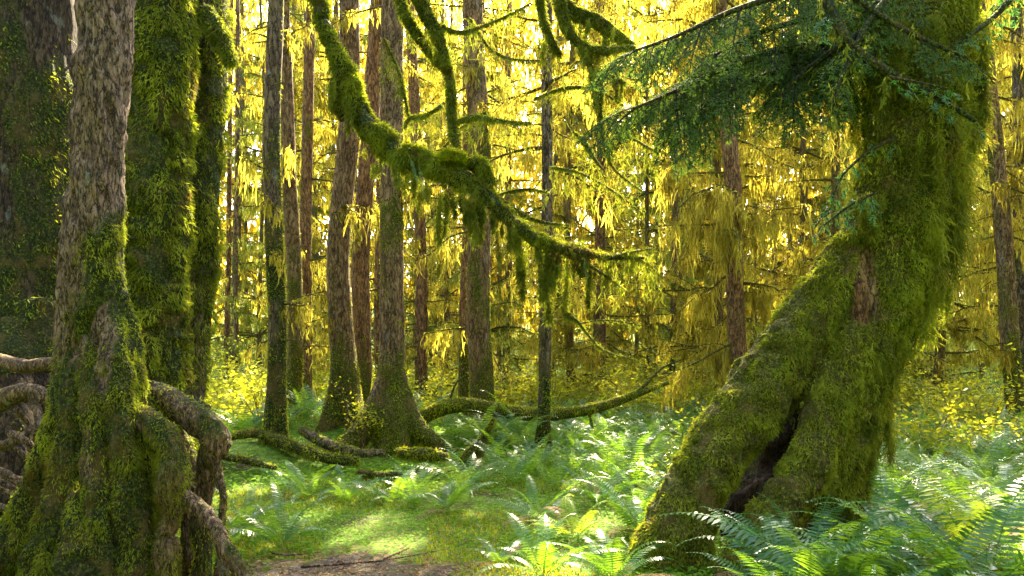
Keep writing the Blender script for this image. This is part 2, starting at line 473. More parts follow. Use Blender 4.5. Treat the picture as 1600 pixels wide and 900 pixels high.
# ------------------------------------------------------------------ moss growers
def tufts(mb, v, t, dens, L=(.012, .035), W=(.004, .009), mask=None, down=.5, cull=True, maxn=260000, segs=2, out=.8, lift=0.0):
    a = v[t[:, 0]]; area = .5 * np.linalg.norm(np.cross(v[t[:, 1]] - a, v[t[:, 2]] - a), axis=1).sum()
    n = int(min(area * dens, maxn))
    p, nn, _ = sample(v, t, n)
    k = np.ones(n, bool)
    if cull: k &= frontal(p, nn)
    if mask is not None: k &= RNG.random(n) < mask(p, nn)
    p, nn = p[k], nn[k]; n = len(p)
    cl = vnoise(p, 9, 7)                       # cushions: longer blades in clumps
    d = nn * out + RNG.normal(size=(n, 3)) * .45 + np.array([0, 0, -down])
    Ls = RNG.uniform(*L, n) * (1 + .7 * cl)
    mb.ribbons(p - nn * .004 + nn * (lift * (cl[:, None] + .2)), d, Ls, RNG.uniform(*W, n), segs=segs, droop=.35, wig=.12, taper='leaf', rnd=np.clip(.45 + .35 * cl + RNG.normal(size=n) * .2, 0, 1))

def hang(mb, pts, per, L, W, spread=.03, segs=5, seedrnd=None, wig=.17, rope=True):
    """hanging strands from each point"""
    pts = np.repeat(np.asarray(pts, float), per, 0); n = len(pts)
    if n == 0: return
    m0 = n // per
    Lb = np.repeat(RNG.uniform(*L, m0) * RNG.uniform(.5, 1.15, m0), per)
    base = np.repeat(RNG.random(m0), per)
    p = pts + RNG.normal(size=(n, 3)) * np.array([spread, spread, spread * .4])
    if rope:
        off = np.repeat(RNG.normal(size=(m0, 3)) * spread, per, 0); ph = np.repeat(RNG.uniform(0, 6, m0), per)
        k = RNG.random(n) ** .8 * Lb * .75
        p = pts + off + RNG.normal(size=(n, 3)) * .008
        p[:, 0] += np.sin(k * 14 + ph) * .010; p[:, 2] -= k
        Ls = Lb * RNG.uniform(.10, .30, n) + .015
        d = RNG.normal(size=(n, 3)) * .7 + np.array([0, 0, -1.0])
    else:
        k = RNG.random(n) * Lb * .6
        p[:, 2] -= k
        Ls = Lb * RNG.uniform(.25, .7, n)
        d = RNG.normal(size=(n, 3)) * .3 + np.array([0, 0, -1.0])
    mb.ribbons(p, d, Ls, RNG.uniform(*W, n), segs=3 if rope else segs, droop=.4 if rope else .55, wig=.36 if rope else .24, taper='moss', rnd=np.clip(base * .6 + RNG.random(n) * .4, 0, 1))

def limb_path(p0, az, L, el=.1, sag=.5, n=7, jit=.08):
    """slender bough: leaves p0 at azimuth az, elevation el, sags with length"""
    d = np.array([math.cos(az) * math.cos(el), math.sin(az) * math.cos(el), math.sin(el)])
    out = [np.array(p0, float)]
    for k in range(n - 1):
        d = nrm(d + np.array([0, 0, -sag / n]) + RNG.normal(size=3) * jit)
        out.append(out[-1] + d * L / (n - 1))
    return np.array(out)

def make_branch(parent, p0, az, L, r, el, sag, mossy=1.0, mh=(.1, .45), twigs=4, bm='bark_brown', hm='hang', W=(.009, .026), per=6, sep=True, acc=None):
    """a branch part with its hanging moss sub-part; acc collects instead when given"""
    m = MB() if acc is None else acc[0]
    main = limb_path(p0, az, L, el, sag, jit=.13)
    m.tube(main, np.linspace(r, r * .3, len(main)), 6, mo=.6)
    curves = [(main, L)]
    for k in range(twigs):
        i = RNG.integers(1, len(main) - 1)
        l2 = L * RNG.uniform(.25, .55) * (1 - i / len(main) * .5)
        tw = limb_path(main[i], az + RNG.choice([-1, 1]) * RNG.uniform(.4, 1.1), l2, RNG.uniform(-.5, .25), sag * 1.2, 5, .15)
        m.tube(tw, np.linspace(r * .45, r * .15, 5), 4, cap=False, mo=.6)
        curves.append((tw, l2))
    h = MB() if acc is None else acc[1]
    for c, l in curves:
        n = max(2, int(l * 15 * mossy))
        u = RNG.random(n) ** .8
        i = np.minimum((u * (len(c) - 1)).astype(int), len(c) - 2); f = (u * (len(c) - 1) - i)[:, None]
        pts = c[i] * (1 - f) + c[i + 1] * f
        hang(h, pts, per, mh, W, .03, 4, rope=False)
        # short sleeve round the wood
        n2 = int(l * 75 * mossy)
        u = RNG.random(n2); i = np.minimum((u * (len(c) - 1)).astype(int), len(c) - 2); f = (u * (len(c) - 1) - i)[:, None]
        h.ribbons(c[i] * (1 - f) + c[i + 1] * f, RNG.normal(size=(n2, 3)), RNG.uniform(.02, .06, n2), RNG.uniform(.008, .018, n2), segs=2, droop=.3, taper='leaf')
    if acc is None:
        b = m.build('branch', MAT[bm], parent)
        h.build('hanging_moss', MAT[hm], b)
        return b, main
    return None, main

MARKS = [(-400, 'the left edge'), (325, 'the paired mossy stems'), (428, 'the slender grey trunk'), (534, 'the scarred trunk'), (612, 'the big-footed trunk'), (752, 'the broad ochre trunk'), (855, 'the crooked-foot trunk'), (940, 'the thin straight trunk'), (1155, 'the red-brown trunk'), (1350, 'the leaning rooted tree'), (1565, 'the crooked brown trunk'), (2200, 'the right edge')]
ORD = ['first', 'second', 'third', 'fourth', 'fifth', 'sixth', 'seventh', 'eighth', 'ninth', 'tenth', 'eleventh', 'twelfth', 'thirteenth', 'fourteenth', 'fifteenth', 'sixteenth', 'seventeenth', 'eighteenth', 'nineteenth', 'twentieth']
PENDING = []
def later(o, what, group): PENDING.append((o, what, group))
def settle():
    cells = {}
    for o, what, group in PENDING:
        px = o.location.x / o.location.y * FPX + 800
        k = max(i for i, (x, _) in enumerate(MARKS[:-1]) if px >= x or i == 0)
        cells.setdefault((what, k), []).append((o.location.y, o, group))
    for (what, k), l in cells.items():
        l.sort(key=lambda t: t[0])
        for i, (_, o, group) in enumerate(l):
            n_ = ORD[i] if i < 20 else 'farthest'
            o['label'] = '%s, %s back between %s and %s' % (what, n_, MARKS[k][1], MARKS[k + 1][1])
            o['group'] = group
# ------------------------------------------------------------------ middle and back trees
def trunk_mesh(path, rad, sides, flare, flh, k, ph, mossf, rough=.10, rs=7, seed=0):
    m = MB()
    z0 = path[0][2]
    def lob(pts, th):
        e = np.exp(-np.clip(pts[:, 2] - z0, 0, 9) / flh)[:, None]
        return 1 + flare * e * (1 + .55 * np.cos(k * th + ph)[None, :] + .25 * np.cos((k + 2) * th + 2 * ph)[None, :])
    m.tube(path, rad, sides, rough=rough, rs=rs, lobes=lob, seed=seed)
    v = m.v[0]
    m.m = [np.clip(mossf(v), 0, 1)]
    return m

def crown(parent, c, rx, rz, n, mt='needle'):
    """foliage sprays filling the crown's volume in clumps"""
    cl = RNG.normal(size=(n // 60 + 1, 3)); cl = nrm(cl) * RNG.random((len(cl), 1)) ** .4
    p = np.repeat(cl, 60, 0)[:n] + RNG.normal(size=(n, 3)) * .16
    p = p * np.array([rx, rx, rz]) + np.asarray(c)
    m = MB()
    m.ribbons(p, RNG.normal(size=(n, 3)) + np.array([0, 0, -.3]), RNG.uniform(.18, .45, n), RNG.uniform(.05, .12, n), segs=2, droop=.2, taper='leaf')
    return m.build('crown', MAT[mt], parent)

def mid_tree(label, xt, xb, yb, w, d, mt='bark_brown', nb=10, mossa=.35, flare=.8, flh=.35, k=4, bl=(.5, 1.6), mossy=1.0, lean=0, zmin=1.2, top=10.5, cr=0, sides=20, bend=0, mh=(.1, .45), tuft=True, bside=None):
    base = P(xb, yb, d)
    r = w / FPX * d / 2
    topz = top
    py_top = HOR - (topz - CAMZ) / d * FPX
    xt2 = xb + (xt - xb) * (yb - py_top) / yb
    tp = P(xt2, py_top, d)
    bz = gz(base[0], base[1])
    root = thing('conifer_tree', label, 'tree', (base[0], base[1], bz - .1))
    b0 = base.copy(); b0[2] = bz - .12
    n = 42
    t = np.linspace(0, 1, n)[:, None] ** 1.25
    path = b0 * (1 - t) + tp * t
    path[:, 0] += (vnoise(path, (.01, .01, .45), int(xb)) * r * .9) * np.clip(t[:, 0] * 8, 0, 1) + bend * np.sin(t[:, 0] * math.pi)
    rad = r * (1.08 - .35 * t[:, 0])
    def mf(v):
        z = v[:, 2] - bz
        return mossa + .9 * np.exp(-z / .8) + .28 * vnoise(v, (3, 3, 1.3), 3) + .25 * vnoise(v, (10, 10, 5), 4)
    m = trunk_mesh(path, rad, sides, flare, flh, k, xb * .37, mf, seed=int(xb))
    v, tr = arrays(m)
    m.build('trunk', MAT[mt], root, smooth=True)
    if tuft:
        mm = MB()
        tufts(mm, v, tr, 2600 if d < 13 else 1300, (.012, .04), (.006, .014), lambda p, nn: np.clip(mf(p) * 1.15 - .22, 0, 1) * (p[:, 2] < CAMZ + .46 * d), maxn=22000)
        mm.build('moss', MAT['moss_bright'], root)
    for _ in range(nb):
        z = RNG.uniform(zmin, CAMZ + .47 * d)
        i = np.argmin(abs(path[:, 2] - z)); p0 = path[i].copy()
        az = RNG.uniform(0, 2 * math.pi)
        if bside is not None: az = (0 if bside > 0 else math.pi) + RNG.normal() * .7
        L = RNG.uniform(*bl)
        make_branch(root, p0, az, L, .011 + L * .008, RNG.uniform(-.25, .3), RNG.uniform(.2, .9), mossy, mh, int(2 + L * 2), mt)
    if d < 14:
        for _ in range(9):
            z = RNG.uniform(bz + 1.0, CAMZ + .44 * d); i = np.argmin(abs(path[:, 2] - z)); az = RNG.uniform(math.pi * .9, math.pi * 2.1)
            q_ = limb_path(path[i], az, rad[i] + RNG.uniform(.05, .22), RNG.uniform(-.3, .4), .1, 5, .1)
            sm = MB(); sm.tube(q_, np.linspace(.016, .006, 5), 6, rough=.2, rs=20, mo=.3); sm.build('branch_stub', MAT[mt], root)
    if cr:
        crown(root, (tp[0], tp[1], topz + .8), 2.1, 3.0, cr)
    return root

T = mid_tree
T('slender grey mossy trunk rising from a green mound right of the paired mossy stems', 426, 430, 700, 27, 9.4, 'bark', 5, .42, 1.1, .3, 4, bl=(.4, 1.0), cr=800)
T('brown trunk half hidden just right of the slender grey trunk', 452, 458, 685, 23, 11.5, 'bark_brown', 6, .3, .6, .3, 3, bl=(.4, 1.1), cr=350)
T('narrow orange-brown trunk with shaggy moss, third in the left cluster', 484, 476, 655, 19, 14.5, 'bark_red', 14, .25, .6, .3, 3, bl=(.5, 1.5))
T('sturdy brown trunk with a dark scar and a wide flared foot', 533, 535, 705, 35, 10.6, 'bark_brown', 4, .22, 1.5, .5, 4, bl=(.4, .9), cr=800)
T('leaning reddish trunk edged with light, beside the scarred trunk', 592, 557, 680, 28, 12.2, 'bark_red', 4, .12, .9, .4, 3, bl=(.4, 1.0), cr=350)
T('thin orange trunk squeezed behind the big-footed middle trunk', 598, 594, 650, 15, 15.5, 'bark_red', 8, .15, .5, .3, 3, bl=(.4, 1.2))
T('straight orange-brown trunk just right of the big-footed middle trunk', 640, 660, 648, 19, 15.5, 'bark_red', 18, .18, .5, .3, 3, bl=(.5, 1.5), cr=0)
T('narrow ochre trunk touching the left side of the broad ochre trunk', 733, 727, 690, 19, 12.8, 'bark_red', 14, .25, .5, .3, 3, bl=(.5, 1.4))
T('broad ochre trunk rising behind the low bowed limb', 748, 752, 700, 36, 11.6, 'bark_brown', 16, .35, .5, .4, 4, bl=(.5, 1.5), cr=800)
T('slim trunk in front of the low bowed limb with a crooked foot', 862, 850, 690, 18, 10.0, 'bark', 17, .25, .8, .2, 3, bl=(.4, 1.4), cr=350, bend=-.04, zmin=2.2)
T('thin straight trunk behind the bowed limb near its rising end', 936, 940, 640, 15, 17.0, 'bark_red', 26, .2, .5, .3, 3, bl=(.6, 1.8), cr=0)
T('red-brown trunk with curtains of moss on both sides', 1128, 1162, 620, 27, 12.4, 'bark_red', 30, .12, .6, .35, 3, bl=(.6, 2.0), mossy=1.3, mh=(.15, .75), cr=0, zmin=1.3)
T('thin pole-like trunk, left one of the close pair near the paired mossy stems', 362, 353, 640, 8, 18, 'bark_red', 8, .2, .5, .2, 3, bl=(.5, 1.2), tuft=False)
T('thin pole-like trunk, right one of the close pair near the paired mossy stems', 372, 366, 650, 8, 17.5, 'bark_brown', 8, .2, .5, .2, 3, bl=(.5, 1.2), tuft=False)
T('crooked brown trunk with short mossy stubs beyond the moss curtain', 1520, 1592, 650, 25, 12.0, 'bark_brown', 26, .3, .6, .3, 3, bl=(.4, 1.5), mossy=1.3, mh=(.1, .5), cr=350, zmin=1.2, bend=.1)
T('pale-barked trunk at the edge behind the crooked brown trunk', 1588, 1602, 640, 20, 13.5, 'bark', 22, .3, .6, .3, 3, bl=(.5, 1.6), mossy=1.3, mh=(.1, .6))
T('dim slender trunk between the broad ochre and crooked-foot trunks, deep in the wood', 795, 792, 640, 11, 19, 'bark_red', 22, .3, .4, .3, 3, bl=(.6, 1.9), tuft=False)
T('dim slender trunk deep in the wood left of the red-brown curtain tree', 1055, 1048, 640, 10, 19, 'bark_brown', 22, .3, .4, .3, 3, bl=(.6, 1.9), tuft=False)

# far trees: five kinds built once, then copied
def far_proto(seed, w=.26, H=13.0, nb=84, mossy=1.0, bark='bark_red', hm='hang'):
    root = thing('moss_hung_tree', 'x', 'tree')
    n = 24; t = np.linspace(0, 1, n)
    path = np.stack([RNG.normal() * .3 * t + .12 * np.sin(t * 5 + seed), RNG.normal() * .2 * t, H * t - .3], -1)
    m = MB(); m.tube(path, w / 2 * (1.2 - .7 * t), 10, rough=.15, rs=5, seed=seed, mo=.45); m.build('trunk', MAT[bark], root, smooth=True)
    acc = (MB(), MB())
    for k in range(nb):
        z = RNG.uniform(.9, H - .5); i = int(z / H * (n - 1))
        L = RNG.uniform(.5, 2.1) * (1 - .4 * z / H)
        make_branch(None, path[min(i, n - 1)], RNG.uniform(0, 2 * math.pi), L, .026, RNG.uniform(-.12, .3), RNG.uniform(.1, .7), mossy, (.06, .36), 5, W=(.012, .030), per=7, acc=acc)
    c = acc[1].build('crown', MAT[hm], root)
    acc[0].build('branch_work', MAT['bark_brown'], root)
    return root
protos = [far_proto(k, H=[18, 11, 18, 11, 18][k], nb=[108, 70, 108, 70, 108][k], hm=['hang', 'hang_olive', 'hang_olive', 'hang', 'hang'][k], w=[.17, .12, .24, .15, .19][k], mossy=[.8, 1.0, .75, 1.1, .9][k], bark=['bark_red', 'bark_brown', 'bark_brown', 'bark_red', 'bark_brown'][k]) for k in range(5)]
used = [False] * 5
spots = []
rr = random.Random(5)
tries = 0
while len(spots) < 104 and tries < 6000:
    tries += 1
    d = 15 + 27 * rr.random() ** .9
    x = rr.uniform(-.72, .74) * d
    if x / d < -.37 and d < 22: continue
    if all((x - a) ** 2 + (d - b) ** 2 > 1.7 ** 2 for a, b in spots): spots.append((x, d))
for i, (x, y) in enumerate(spots):
    k = rr.choice([0, 2, 4]) if y > 25 else rr.choice([1, 3])
    if used[k]: o = copy_tree(protos[k])
    else: o = protos[k]; used[k] = True
    s = rr.uniform(.85, 1.2)
    o.location = (x, y, gz(x, y)); o.rotation_euler = (0, 0, rr.uniform(0, 6.28)); o.scale = (s, s, s)
    tag(o, None, 'tree'); later(o, 'golden moss-hung tree', 'moss-hung trees of the backlit wood')

# distant wood closing the view: leaf masses on far slopes, nobody could count them
m = MB()
for n, nc, d0, d1, zt, l0, l1 in ((95000, 900, 42, 66, 27, .35, .9), (40000, 460, 31, 42, 17, .25, .7)):
    cx = RNG.uniform(-.82, .82, nc); cyy = RNG.uniform(d0, d1, nc); cz = RNG.uniform(0, 1, nc) * zt + 2.0
    q = RNG.integers(0, nc, n)
    p = np.stack([(cx * cyy)[q], cyy[q], cz[q]], -1) + RNG.normal(size=(n, 3)) * np.array([1.3, 1.2, .75])
    m.ribbons(p, RNG.normal(size=(n, 3)) * .7 + np.array([0, 0, -1]), RNG.uniform(l0, l1, n), RNG.uniform(.08, .20, n), segs=2, droop=.3, taper='leaf')
tag(m.build('distant_forest', MAT['far']), 'pale backlit mass of distant forest foliage closing the view', 'forest', kind='stuff')

m = MB(); nc = 250; n = 20000  # unseen leaf ring, added to block sky light from behind and beside the camera
aa = RNG.uniform(R(118), R(422), nc); rad_ = RNG.uniform(11, 19, nc)
cc = np.stack([np.cos(aa) * rad_, 3 + np.sin(aa) * rad_, RNG.random(nc) * 13], -1)
q = RNG.integers(0, nc, n); p = cc[q] + RNG.normal(size=(n, 3)) * 1.1
ok = ~((p[:, 1] > 0) & (np.abs(p[:, 0]) < p[:, 1] * .78 + 1.5)); p = p[ok]; n = len(p)
m.ribbons(p, RNG.normal(size=(n, 3)) * .6 + np.array([0, 0, -1]), RNG.uniform(.5, 1.3, n), RNG.uniform(.2, .5, n), segs=2, droop=.3, taper='leaf')
tag(m.build('unseen_forest_ring', MAT['far']), 'unseen leafy wood around the clearing, added to block low sky light', 'forest', kind='stuff')

# ------------------------------------------------------------------ left foreground: far-left giant
def px_tube(rows, n=30):
    """rows of (px, py, d, diameter in px) -> path, radii"""
    a = np.array([[*P(x, y, d), w / FPX * d / 2] for x, y, d, w in rows])
    c = crom(a, n)
    return c[:, :3], c[:, 3]

def grown(name_tr, tubes, voxel, mt, root, mossmask, dens, bark=.02, bs=(9, 9, 2.6), L=(.012, .035), W=(.004, .009), maxn=200000, mossmat='moss', smooth=2, lift=0.0, down=.5, cush=.035):
    v, t = remeshed(tubes, voxel, smooth)
    nn = vnormals(v, t)
    b = vnoise(v, bs, 3) * .55 + vnoise(v, tuple(x * 2.3 for x in bs), 5) * .3 + vnoise(v, tuple(x * 5 for x in bs), 8) * .15
    v = v + nn * (b * bark)[:, None]
    mo = np.clip(mossmask(v, nn), 0, 1)
    bl = 1 - np.abs(vnoise(v, (11, 11, 7), 31)) * 1.3 + .4 * (1 - np.abs(vnoise(v, 27, 37)))
    v = v + nn * (bl * np.clip(mo - .3, 0, .6) * cush)[:, None]
    m = MB(); m.add(v, None, t, None, np.maximum(mo, .001))
    o = m.build(name_tr, MAT[mt], root, smooth=True)
    mm = MB()
    tufts(mm, v, t, dens, L, W, lambda p, n: np.clip(mossmask(p, n) * 1.3 - .25, 0, 1) * np.clip(.85 + .9 * vnoise(p, (8, 8, 6), 41), .25, 1), maxn=maxn, lift=lift, down=down)
    mm.build('moss', MAT[mossmat], root)
    return v, t, nn

base = P(20, 640, 7.6)
g1 = thing('giant_conifer', 'huge dark trunk at the left edge, patched with moss, on a tangle of roots', 'tree', (base[0], base[1], gz(base[0], base[1])))
def mk(p, n):
    return .62 + .5 * vnoise(p, (2.2, 2.2, 1.2), 2) + .35 * vnoise(p, (8, 8, 4), 6) + .1 * n[:, 2] - .5 * (p[:, 2] < 1.25) - .12
tub = [(*px_tube([(18, -420, 7.6, 190), (20, 0, 7.6, 200), (12, 300, 7.6, 205), (0, 540, 7.5, 220), (-20, 640, 7.4, 280), (-30, 760, 7.4, 330)], 40), 28),
       (*px_tube([(60, 480, 7.2, 70), (75, 600, 7.0, 60), (70, 720, 6.8, 60), (60, 860, 6.6, 70)]), 14),
       (*px_tube([(10, 520, 7.0, 80), (20, 640, 6.6, 70), (0, 800, 6.3, 80)]), 14)]
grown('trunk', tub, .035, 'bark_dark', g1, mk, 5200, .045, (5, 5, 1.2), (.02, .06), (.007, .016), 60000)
for rows in ([(-20, 560, 6.4, 26), (40, 572, 6.1, 22), (100, 566, 6.0, 20), (140, 580, 6.1, 14)],
             [(-30, 640, 6.0, 34), (10, 622, 5.7, 34), (50, 612, 5.6, 28), (85, 640, 5.6, 22), (100, 700, 5.7, 16)],
             [(50, 615, 5.6, 16), (62, 660, 5.5, 14), (50, 700, 5.5, 12), (70, 760, 5.6, 10)],
             [(-20, 700, 5.6, 16), (20, 690, 5.5, 14), (60, 665, 5.6, 12)],
             [(-20, 730, 5.4, 12), (20, 745, 5.3, 12), (45, 780, 5.3, 10), (50, 830, 5.3, 8)],
             [(-10, 790, 5.2, 14), (25, 795, 5.2, 12), (60, 770, 5.3, 10), (80, 740, 5.4, 8)],
             [(-10, 840, 5.1, 24), (30, 850, 5.1, 20), (80, 880, 5.0, 16)]):
    m = MB(); pth, rd = px_tube(rows, 22); m.tube(pth, rd, 10, rough=.25, rs=14, mo=.35)
    m.build('root', MAT['root'], g1, smooth=True)

for _ in range(16):
    x0_, y0_ = RNG.uniform(-20, 110), RNG.uniform(575, 800); dd_ = RNG.uniform(5.1, 5.9); rows = [(x0_, y0_, dd_, RNG.uniform(8, 15))]
    a_ = RNG.uniform(-.6, 1.9) * (1 if RNG.random() < .5 else -1)
    for q_ in range(4):
        a_ += RNG.normal() * .5; x0_ += math.cos(a_) * 34; y0_ += abs(math.sin(a_)) * 34; rows.append((min(x0_, 130), y0_, dd_ + RNG.normal() * .05, rows[-1][3] * .78))
    m = MB(); pth, rd = px_tube(rows, 22); m.tube(pth, rd, 8, rough=.3, rs=16, mo=.3); m.build('root', MAT['root'], g1, smooth=True)

# paired mossy stems
base = P(260, 700, 6.9)
g2 = thing('mossy_tree', 'pair of joined stems fully wrapped in shaggy green moss', 'tree', (base[0], base[1], gz(base[0], base[1])))
def mk2(p, n): return .85 - .35 * (p[:, 0] / p[:, 1] > -.425) + .35 * vnoise(p, (4, 4, 1.6), 12)
for rows, nm in (([(250, -420, 6.8, 84), (253, 0, 6.8, 84), (254, 120, 6.8, 80), (244, 300, 6.8, 80), (238, 480, 6.8, 84), (244, 620, 6.8, 80), (260, 860, 6.8, 110)], 'stem'),
                 ([(326, -420, 7.3, 50), (328, 0, 7.3, 48), (324, 150, 7.3, 44), (315, 320, 7.3, 40), (306, 480, 7.3, 42), (297, 620, 7.3, 42), (285, 860, 7.1, 70)], 'stem')):
    pth, rd = px_tube(rows, 50)
    v, t, nn = grown(nm, [(pth, rd, 22)], .028, 'bark', g2, mk2, 24000, .05, (5, 5, 2.2), (.02, .055), (.005, .011), 140000, lift=.04, cush=.09)
    p, n2, _ = sample(v, t, 900)
    k = frontal(p, n2) & (p[:, 2] < 5.2) & (vnoise(p, (5, 5, 3), 4) > -.1)
    m = MB(); hang(m, p[k] + n2[k] * .01, 9, (.06, .26), (.006, .014), .03, 4)
    m.build('hanging_moss', MAT['hang_green'], g2)
m = MB(); pth, rd = px_tube([(322, 20, 7.0, 30), (345, 60, 6.9, 26), (362, 100, 6.9, 16)], 10); m.tube(pth, rd, 8, mo=.9)
bo = m.build('branch', MAT['bark'], g2, smooth=True)
h = MB(); v, t = arrays(m); tufts(h, v, t, 14000, (.02, .06), (.006, .014)); hang(h, pth, 14, (.06, .22), (.006, .014), .03); h.build('hanging_moss', MAT['hang_green'], bo)

# front-left tree on buttress roots
base = P(140, 860, 4.6)
g3 = thing('rooted_conifer', 'front tree with grey flaking bark above and mossy fluted buttress roots below', 'tree', (base[0], base[1], 0))
D = 4.6
tub = [(*px_tube([(166, -420, D, 74), (166, 0, D, 80), (158, 150, D, 80), (150, 300, D, 78), (143, 420, D, 84), (138, 500, D + .04, 90), (138, 600, D + .12, 92), (140, 700, D + .18, 90), (145, 860, D + .2, 100)], 60), 28),
       (*px_tube([(132, 440, D + .06, 22), (118, 520, D - .01, 46), (112, 600, D - .05, 48), (86, 700, D - .1, 42), (48, 800, D - .1, 50), (-5, 920, D - .1, 70)], 30), 14),
       (*px_tube([(130, 480, D + .08, 16), (124, 560, D - .05, 36), (110, 680, D - .15, 38), (96, 780, D - .2, 48), (72, 920, D - .25, 70)], 30), 14),
       (*px_tube([(142, 440, D + .08, 16), (143, 540, D - .06, 36), (146, 640, D - .18, 36), (154, 760, D - .22, 42), (162, 930, D - .28, 62)], 30), 14),
       (*px_tube([(158, 400, D + .06, 18), (168, 490, D - .02, 42), (182, 600, D - .14, 46), (198, 720, D - .18, 50), (212, 930, D - .22, 56)], 30), 14),
       (*px_tube([(168, 420, D + .06, 18), (182, 500, D, 38), (200, 600, D - .03, 48), (212, 720, D - .03, 50), (226, 930, D - .05, 60)], 30), 14),
       (*px_tube([(110, 720, D - .10, 16), (122, 830, D - .28, 44), (120, 930, D - .36, 60)], 20), 12)]
def mk3(p, n):
    px = p[:, 0] / p[:, 1] * FPX + 800; py = HOR - (p[:, 2] - CAMZ) / p[:, 1] * FPX
    right = np.clip(n[:, 0] * .9 + .1, 0, 1)
    low = np.clip((py - 420) / 260, 0, 1)
    nz = vnoise(p, (6, 6, 2.5), 6) * .45 + vnoise(p, (16, 16, 9), 2) * .2
    lf = np.clip(-n[:, 0], 0, 1) * np.clip((py - 660) / 100, 0, 1)
    top = np.clip((py - 250) / 120, 0, 1)
    return nz + .12 + right * top * 1.0 + low * .42 + lf * .5 - .25 * (1 - low)
v, t, nn = grown('trunk', tub, .014, 'bark_grey', g3, mk3, 46000, .04, (20, 20, 6), (.010, .028), (.003, .007), 240000, smooth=2, lift=.006)
p, n2, _ = sample(v, t, 2600)
k = frontal(p, n2) & (mk3(p, n2) > .75)
m = MB(); hang(m, p[k], 4, (.03, .10), (.003, .007), .012, 4); m.build('hanging_moss', MAT['moss'], g3)

# its stilt roots on the right
def root_part(rows, side=12, mossv=.4, dens=16000, n=34, rough=.12, mt='root', parent=None, L=(.01, .03), topmoss=True, forks=()):
    tb = []
    for rw in [rows] + list(forks):
        pth, rd = px_tube(rw, n * 2); e_ = np.clip(np.arange(n * 2) / 8, 0, 1)[:, None]
        pth = pth + e_ * .022 * np.stack([vnoise(pth, 6, 1), vnoise(pth, 6, 2), vnoise(pth, 6, 3)], -1); rd = rd * (.58 + .2 * vnoise(pth, 7, 8))
        tb.append((pth, rd, side + 6))
    v, t = remeshed(tb, .012, 1); nn = vnormals(v, t)
    rg = 1 - 2 * np.abs(vnoise(v, (16, 16, 5), 3)); v = v + nn * (rg * .010 + vnoise(v, 30, 5) * .006 + vnoise(v, 75, 6) * .004)[:, None]
    m = MB(); m.add(v, None, t, None, np.clip(mossv + .35 * vnoise(v, 6, 9) + .3 * nn[:, 2], .001, 1))
    o = m.build('root', MAT[mt], parent, smooth=True)
    def f(p, n): return np.clip(mossv + .5 * vnoise(p, (7, 7, 5), 3) + (n[:, 2] * .4 if topmoss else 0), 0, 1)
    h = MB(); tufts(h, v, t, dens, L, (.004, .009), f, maxn=50000); h.build('moss', MAT['moss'], o)
    return o
root_part([(150, 540, 4.75, 50), (215, 592, 4.75, 40), (262, 625, 4.7, 54), (306, 652, 4.65, 66), (334, 684, 4.65, 58), (322, 735, 4.68, 50), (314, 800, 4.7, 42), (318, 930, 4.7, 46)], 14, .28, 12000, parent=g3, topmoss=False, forks=([(330, 690, 4.65, 40), (344, 760, 4.6, 22), (352, 850, 4.55, 20), (372, 940, 4.5, 22)], [(262, 628, 4.7, 40), (282, 700, 4.8, 24), (292, 820, 4.85, 22), (300, 940, 4.85, 28)], [(320, 660, 4.66, 40), (350, 684, 4.6, 14)]))
root_part([(210, 640, 4.5, 40), (240, 668, 4.45, 60), (264, 690, 4.42, 78), (270, 740, 4.4, 72), (262, 830, 4.4, 60), (262, 950, 4.4, 62)], 16, .42, 30000, parent=g3)
root_part([(276, 745, 4.5, 22), (300, 780, 4.4, 30), (335, 830, 4.3, 34), (375, 880, 4.2, 30), (420, 950, 4.1, 34)], 12, .15, 8000, parent=g3, topmoss=False, forks=([(340, 838, 4.3, 26), (352, 890, 4.25, 16), (350, 950, 4.2, 16)],))
root_part([(300, 760, 4.85, 16), (330, 810, 4.8, 20), (345, 870, 4.8, 22), (350, 940, 4.8, 24)], 10, .15, 8000, parent=g3)
root_part([(215, 700, 4.75, 30), (228, 800, 4.75, 36), (236, 940, 4.75, 44)], 12, .3, 12000, parent=g3)
root_part([(280, 650, 5.0, 26), (292, 720, 4.95, 36), (300, 800, 4.9, 40), (295, 940, 4.9, 50)], 12, .35, 12000, parent=g3)

# ------------------------------------------------------------------ arching mossy limb
base = P(505, -10, 6.6)
g4 = thing('mossy_limb', 'thick limb draped in moss, arching down from above and out across the middle', 'limb', tuple(base))
DL = 6.6
main = px_tube([(470, -120, DL + .2, 34), (500, 15, DL + .1, 30), (522, 80, DL, 34), (545, 130, DL, 44), (572, 195, DL, 52), (620, 240, DL, 54), (680, 265, DL - .05, 58), (740, 290, DL - .1, 52), (775, 325, DL - .1, 36), (820, 365, DL - .1, 32), (870, 388, DL - .1, 24), (930, 402, DL - .15, 14), (970, 404, DL - .18, 9), (1008, 402, DL - .2, 5)], 90)
def mk4(p, n): return (.82 + .4 * vnoise(p, (5, 5, 5), 61) + .2 * n[:, 2]) * np.clip((1015 - (p[:, 0] / p[:, 1] * FPX + 800)) / 60, .15, 1)
tub = [(main[0], main[1], 16),
       (*px_tube([(500, 15, DL + .1, 24), (524, 90, DL + .05, 28), (530, 150, DL + .02, 22), (535, 190, DL, 12)], 16), 10),
       (*px_tube([(700, 250, DL - .05, 16), (740, 258, DL - .08, 22), (768, 285, DL - .08, 22)], 12), 10)]
tub = [(a_, b_ * .52, c_) for a_, b_, c_ in tub]
v, t, nn = grown('limb', tub, .016, 'bark', g4, mk4, 40000, .03, (7, 7, 7), (.015, .055), (.004, .010), 110000, lift=.03, down=.35, cush=.035)
